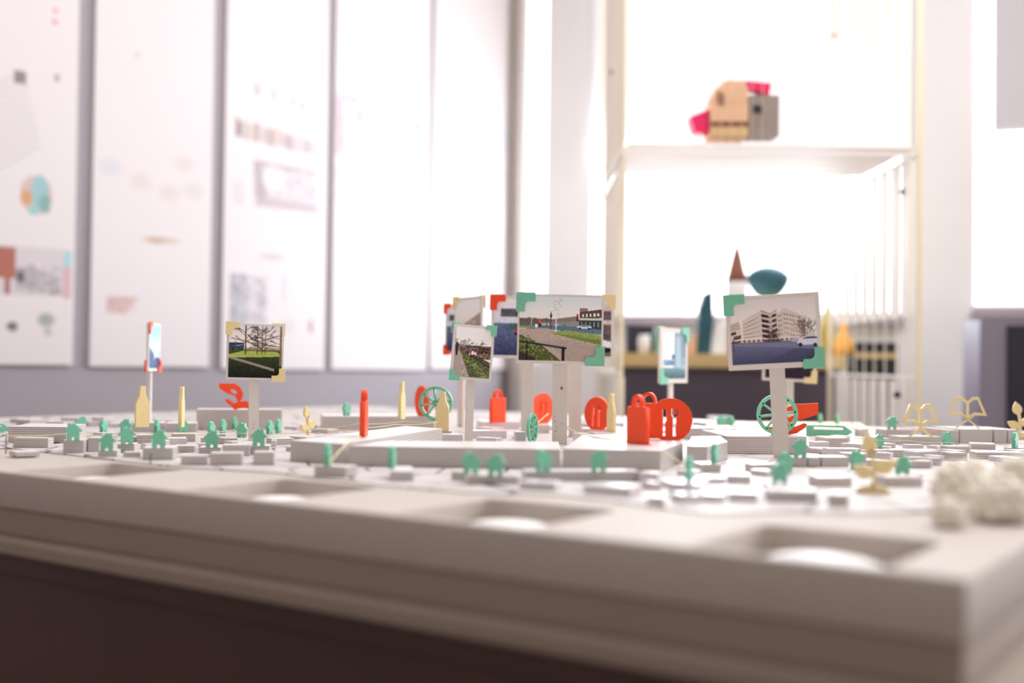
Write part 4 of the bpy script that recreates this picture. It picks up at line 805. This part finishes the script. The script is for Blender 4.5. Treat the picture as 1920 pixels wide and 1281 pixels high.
thread([(1003, 797, .03), (1028, 776, .04)], 'pale thread stretched from the thin turned wheel up to an orange disc', r=.0009, sag=0)
thread([(1300, 790, .025), (1365, 797, .03), (1440, 809, .032)], 'cream thread behind the cutlery disc leading to the sharp green wheel')
thread([(1520, 819, .022), (1600, 821, .022), (1700, 826, .02), (1775, 830, .02), (1898, 833, .02)], 'cream thread running in front of the yellow books')
thread([(1598, 803, .02), (1690, 805, .02), (1776, 807, .029)], 'pink thread behind the smaller yellow book', 'pinkthread')
pin(11, 852, 0, .030, 'brown wire pin at the left edge holding the thread')
pin(282, 870, 0, .014, 'short brown pin at the front edge of the sheet')
pin(1167, 806, .0 if 0 else 0, .035, 'thin dark pin behind the nearest orange bag', r=.0008)
pin(738, 804, 0, .012, 'short white pin in front of the very long block', 'foam', .0012)
pin(1598, 806, 0, .018, 'short dark pin at the tip of the green pencil')

# ------------------------------------------------------------------ fibre clump
def tuft(px, py, r, label, seed):
    from mathutils import noise as mn
    p = P(px, py); bm = bmesh.new(); bmesh.ops.create_icosphere(bm, subdivisions=5, radius=r)
    off = Vector((seed * 3.1, seed, 0))
    for v in bm.verts:
        d = v.co.normalized(); n_ = mn.noise(d * 3 + off) * .30 + mn.noise(d * 9 + off) * .16 + mn.noise(d * 24 + off) * .10
        v.co = d * r * (1 + n_); v.co.z = max(v.co.z * .85, -r * .6)
    zm = min(v.co.z for v in bm.verts)
    for v in bm.verts: v.co.z -= zm
    for k in range(70):
        d = Vector((random.gauss(0, 1), random.gauss(0, 1), abs(random.gauss(0, .8)))).normalized(); rr = random.uniform(.08, .17) * r
        bmesh.ops.create_icosphere(bm, subdivisions=1, radius=rr, matrix=Matrix.Translation(d * r * random.uniform(.85, 1.08) + Vector((0, 0, -zm))))
    o = link('fibre_tuft', bm_mesh(bm, smooth=True), M['cotton'], None, (p.x, p.y, T + .0002)); tag(o, label, 'tuft', 'cream fibre tufts')
tuft(1812, 955, .030, 'cream fibre tuft with a tall top, left of the clump at the right edge', 1)
tuft(1876, 975, .026, 'low cream fibre tuft nearest the front right corner', 2)
tuft(1915, 935, .030, 'cream fibre tuft cut by the right edge of the photo', 5)
tuft(1778, 985, .015, 'smallest cream fibre tuft, leftmost in front of the tall one', 7)

# ------------------------------------------------------------------ filler blocks (crowded small blocks)
def infoot(x, y, r):
    f2 = [(x - r, y - r), (x + r, y - r), (x + r, y + r), (x - r, y + r)]
    return any(sat(f2, f) for f in FOOT)
def near_placed(x, y, r): return any(abs(x - a) < r and abs(y - b) < r for a, b in PLACED)
regs = [(0, 620, 786, 800, 16, 'small grey card block low at the very back left of the town'), (980, 1380, 786, 800, 12, 'small grey card block low at the very back middle of the town'), (0, 600, 796, 858, 34, 'small grey card block among the crowded low blocks at the back left'), (830, 1360, 794, 818, 14, 'small grey card block among the low blocks behind the central photo posts'),
        (1520, 1920, 806, 880, 34, 'small grey card block among the crowded low blocks at the right'), (1180, 1480, 880, 945, 9, 'small pale card block in the bright patch at the front right')]
random.seed(11)
for ri, (xa, xb, ya, yb, cnt, lab) in enumerate(regs):
    made = 0; tries = 0
    while made < cnt and tries < 3000:
        tries += 1; px = random.uniform(xa, xb); py = random.uniform(ya, yb); wpx = random.uniform(14, 46); p = P(px, py); q = P(px + wpx, py + random.uniform(-2, 2))
        fp = foot(p, q, random.uniform(.012, .04)); cx = sum(a for a, b in fp) / 4; cy = sum(b for a, b in fp) / 4
        if any(sat(fp, f) for f in FOOT) or near_placed(cx, cy, .038) or any(sat(fp, [(a - .012, b - .012), (a + .012, b - .012), (a + .012, b + .012), (a - .012, b + .012)]) for a, b in PLACED): continue
        hh = random.uniform(.007, .014) if ri == 4 else random.uniform(.004, .011); FOOT.append(fp); made += 1
        o = link('card_block', prism([(a - cx, b - cy) for a, b in fp], 0, hh, .0003), M['block2' if ri == 5 or random.random() < .25 else 'block'], None, (cx, cy, T)); tag(o, lab, 'block', 'crowded small blocks %s' % ('very back left', 'very back middle', 'back left', 'centre', 'right', 'front right')[ri])
# roof slabs on the far-left block
p = [P(24, 822, .0), P(80, 822, 0)]

# ------------------------------------------------------------------ string cube with a shelf
X0, X1, Y0, Y1 = .355, 1.145, 3.3, 4.22
zs = D(1450, 268, Y0).z
def at(px, Y): return D(px, 640, Y).x
X0 = at(1166, Y0); X1 = at(1722, Y0)
cube = empty('display_frame', (X0, Y0, 0), 'tall timber cube frame with yellow posts, white slats, strings and one shelf', 'frame')
W_ = X1 - X0; Dp = Y1 - Y0; ZT = 2.6
for nm, (x, y) in {'a': (0, 0), 'b': (W_, 0), 'c': (0, Dp), 'd': (W_, Dp)}.items():
    r = .007 if x else .0042; link('post', box_mesh(x - r, x + r, y - r, y + r, 0, ZT, .002), M['rod'], cube)  # left posts made thinner, their fading in the flare put into the shape
sh = bmesh.new()
for k in range(6):
    y = .0 + k * .085; add_box(sh, .012, W_ - .012, y + .012, y + .075, zs - .012, zs, .002)
link('shelf', bm_mesh(sh), M['warmwhite'], cube)
for z in (zs - .024, 1.07, ZT - .012, .16):
    rm = bmesh.new()
    for (xa, xb, ya, yb) in (((.0095, W_ - .0095, -.006, .006), (.0095, W_ - .0095, Dp - .006, Dp + .006), (-.006, .006, .0095, Dp - .0095), (W_ - .006, W_ + .006, .0095, Dp - .0095)))[2 if z == 1.07 else 0:]:
        add_box(rm, xa, xb, ya, yb, z - .010, z + .0)
    if z == 1.07:
        rm.free()
        for xx in (0, W_): link('rail', box_mesh(xx - .006, xx + .006, .0095, Dp - .0095, z - .01, z), M['warmwhite'], cube)
    else: link('rail', bm_mesh(rm), M['warmwhite'], cube)
zg1 = D(1640, 592, Y0).z; zg0 = D(1640, 714, Y0).z
for side in (0, W_):
    for k in range(8):
        y = .05 + k * (Dp - .10) / 8.4; xa = side + (.0075 if side == 0 else -.0135)
        for za, zb3 in ((.3, zg0), (zg1, zs - .04), (zs + .012, ZT - .03)):
            link('slat', box_mesh(xa, xa + .006, y, y + (.094 if za > zs else .062), za, zb3), M['warmwhite'], cube)
    for k in range(9):
        y = .035 + k * (Dp - .09) / 8; s_ = tube([(0, 0, .17), (0, 0, ZT - .03)], .0022, 6); link('string', s_, M['cord'], cube, (side + (.004 if side == 0 else -.017), y, 0))
for k in range(9):
    x = .28 + k * .03; link('string', tube([(0, 0, zs + .001), (0, 0, ZT - .03)], .0011, 6), M['cord'], cube, (x + (.03 if k > 4 else 0), .003, 0))
for (x, y, z) in ((W_ - .012, Dp * .9, D(1558, 80, Y1).z), (W_ - .012, .1, D(1698, 350, Y0).z), (W_ - .02, .12, D(1685, 742, Y0).z), (.01, .5, D(1040, 134, 3.8).z)):
    kb_ = bmesh.new(); bmesh.ops.create_icosphere(kb_, subdivisions=2, radius=.011); link('knot', bm_mesh(kb_, smooth=True), M['black'], cube, (x, y, z))
# toy house on the shelf
Yt = Y0 + .015
def tx(px, py): p = D(px, py, Yt); return p.x, p.z
cx0 = tx(1380, 200)[0]; toy = empty('toy_house', (cx0, Yt, zs + .0005), 'pink, beige and grey card house model on the high shelf', 'model house')
def bxp(name, xa, ya, xb, yb, m, d=.09, y0=0.0):
    x0, z0 = tx(xa, yb); x1, z1 = tx(xb, ya); lift = zs + .0005
    link(name, box_mesh(x0 - cx0, x1 - cx0, y0, y0 + d, max(z0, lift) - lift, z1 - lift, .001), M[m], toy)
bxp('body', 1332, 190.5, 1403, 256, 'beige', .10); bxp('side_wing', 1404, 178, 1462, 254, 'greycard', .09, .004)
bxp('base_band', 1333, 243, 1402, 255, 'tan', .003, -.0035)
def pgn(name, pp, m, d, y0):
    q = [tx(x, y) for x, y in pp]; me = plate_mesh([[[(a - cx0, b - zs - .0005) for a, b in q][::-1]]], d, .0006); link(name, me, M[m], toy, (0, y0, 0))
pgn('bay', [(1297, 216), (1331, 203), (1331, 246), (1306, 243)], 'pink', .07, .05)
pgn('roof_edge', [(1398, 150), (1448, 154), (1444, 177), (1400, 164)], 'pink', .06, .04)
pgn('gable', [(1332, 190), (1340, 168), (1362, 150), (1396, 152), (1403, 168), (1403, 190)], 'beige', .09, .045)
pgn('shutter', [(1346, 172), (1357, 176), (1357, 197), (1346, 192)], 'red_brown', .004, -.004)
pgn('panel', [(1408, 195), (1450, 200), (1456, 246), (1408, 244)], 'black', .002, .0015) if 0 else None
pgn('window', [(1411, 196), (1430, 198), (1430, 212), (1411, 210)], 'black', .002, .0025)
pgn('door_frame', [(1333, 228), (1403, 228), (1403, 236), (1333, 236)], 'red_brown', .003, -.002)

# ------------------------------------------------------------------ counter and the clutter on it
Yc = 4.33
cxL = at(1166, Yc); cxR = at(1586, Yc); ztop = D(1350, 664, Yc).z; zb2 = D(1350, 690, Yc).z
ct = empty('counter', (cxL, Yc, 0), 'dark counter with a tan timber top below the middle window', 'counter')
link('countertop', box_mesh(0, cxR - cxL, 0, .36, zb2, ztop, .004), M['tan'], ct)
link('front_panel', box_mesh(.01, cxR - cxL - .01, .03, .34, 0, zb2 - .0005), M['dark'], ct)
Yk = 4.45
def K2(px, py): p = D(px, py, Yk); return p.x, p.z
def kit(name, pp, m, d, label, cat, yoff=0):
    q = [K2(x, y) for x, y in pp]; bx_ = sum(a for a, _ in q) / len(q); zmin = min(b for _, b in q); me = plate_mesh([[[(a - bx_, b - zmin) for a, b in q][::-1]]], d, .003)
    o = link(name, me, M[m], None, (bx_, Yk + yoff, ztop + .0008)); tag(o, label, cat); return o
ch = empty('toy_church', (K2(1381, 600)[0], Yk, ztop + .0005), 'white church model with a pointed brown spire on the counter', 'model church')
ck = Yk / F
link('nave', box_mesh(-.065, .055, -.05, .05, 0, 62 * ck, .002), M['white'], ch)
link('tower', lathe([(.042, 62 * ck), (.042, 130 * ck), (.041, 136 * ck)], 20), M['white'], ch)
link('spire', lathe([(.043, 136.5 * ck), (.034, 156 * ck), (.017, 190 * ck), (.003, 214 * ck)], 12), M['red_brown'], ch)
link('door', box_mesh(-.04, .015, -.054, -.0502, 0, 52 * ck), M['red_brown'], ch)
tealb = bmesh.new(); bmesh.ops.create_icosphere(tealb, subdivisions=4, radius=.084)
for v in tealb.verts: v.co.z *= .80; v.co.x *= 1.0 + .12 * math.sin(v.co.z * 40); v.co.y *= .75
tp = D(1440, 530, 4.58); tp = (tp.x, tp.z); ts = empty('teal_cushion', (tp[0], 4.58, ztop + .0005), 'round dark teal bundle on a stand right of the brown spire', 'bundle')
link('bundle', bm_mesh(tealb, smooth=True), M['teal'], ts, (0, 0, tp[1] - ztop)); link('stand', tube([(0, 0, 0), (0, 0, tp[1] - ztop - .04)], .012, 10), M['white'], ts); link('foot', lathe([(.04, 0), (.04, .006), (.012, .01)], 20), M['white'], ts)
kit('teal_bag', [(1306, 664), (1310, 580), (1318, 552), (1334, 545), (1336, 600), (1330, 664)], 'teal', .06, 'dark teal drooping bag left of the toy church', 'bag')
kit('storage_box', [(1176, 664), (1176, 612), (1226, 612), (1226, 664)], 'black', .08, 'dark box at the left end of the counter', 'box', .03)
kit('storage_box', [(1230, 664), (1230, 622), (1262, 622), (1262, 664)], 'green', .07, 'small green box beside the dark box on the counter', 'box')
kit('storage_box', [(1265, 664), (1265, 630), (1303, 630), (1303, 664)], 'beige', .07, 'small pinkish box left of the teal bag on the counter', 'box')
link_c = link('paper_cone', lathe([(.042, 0), (.030, .09), (.002, .205)], 20), M['ochre'], None, (K2(1549, 600)[0], Yk, ztop + .0005)); tag(link_c, 'ochre and green paper cone on the counter, seen through strings', 'cone')
link_o = link('amber_bottle', lathe([(.036, 0), (.036, .05), (.016, .085), (.014, .14), (.012, .145)], 20), M['amber'], None, (at(1574, Yk) , Yk - .06, ztop + .0005)); tag(link_o, 'amber bottle at the right end of the counter', 'bottle')
link_b = link('bokeh_jar', lathe([(.022, 0), (.024, .05), (.018, .06), (.019, .07)], 20), M['dome'], None, (K2(1204, 600)[0], Yk - .07, ztop + .0005)); tag(link_b, 'small white jar shape added for round bokeh lights, in front of the dark box', 'jar')  # white body put in for bright out-of-focus light circles
# black cabinet beyond the frame
bx0 = at(1602, 4.38) ; bx1 = at(1684, 4.38); bc = empty('black_case', (bx0, 4.38, 0), 'black upright case standing behind the strings, right of the counter', 'case')
link('body', box_mesh(0, bx1 - bx0, 0, .12, 0, D(1640, 642, 4.38).z, .004), M['black'], bc)
link('lid_strip', box_mesh(0, bx1 - bx0, -.004, -.0004, D(1640, 672, 4.38).z, D(1640, 662, 4.38).z), M['tan'], bc)
# cabinet by the right window
g0 = at(1838, 4.1); g1 = at(2060, 4.1); gc = empty('cabinet', (g0, 4.1, 0), 'grey cabinet with a dark front under the far right window', 'cabinet')
zc_ = D(1880, 600, 4.1).z
link('body', box_mesh(0, g1 - g0, 0, .16, 0, zc_, .004), mat('lilac_grey_cabinet', rgb(136, 128, 142), .5), gc)
link('door', box_mesh(at(1889, 4.09) - g0, g1 - g0 - .01, -.012, -.0005, .05, zc_ - .02, .002), M['black'], gc)
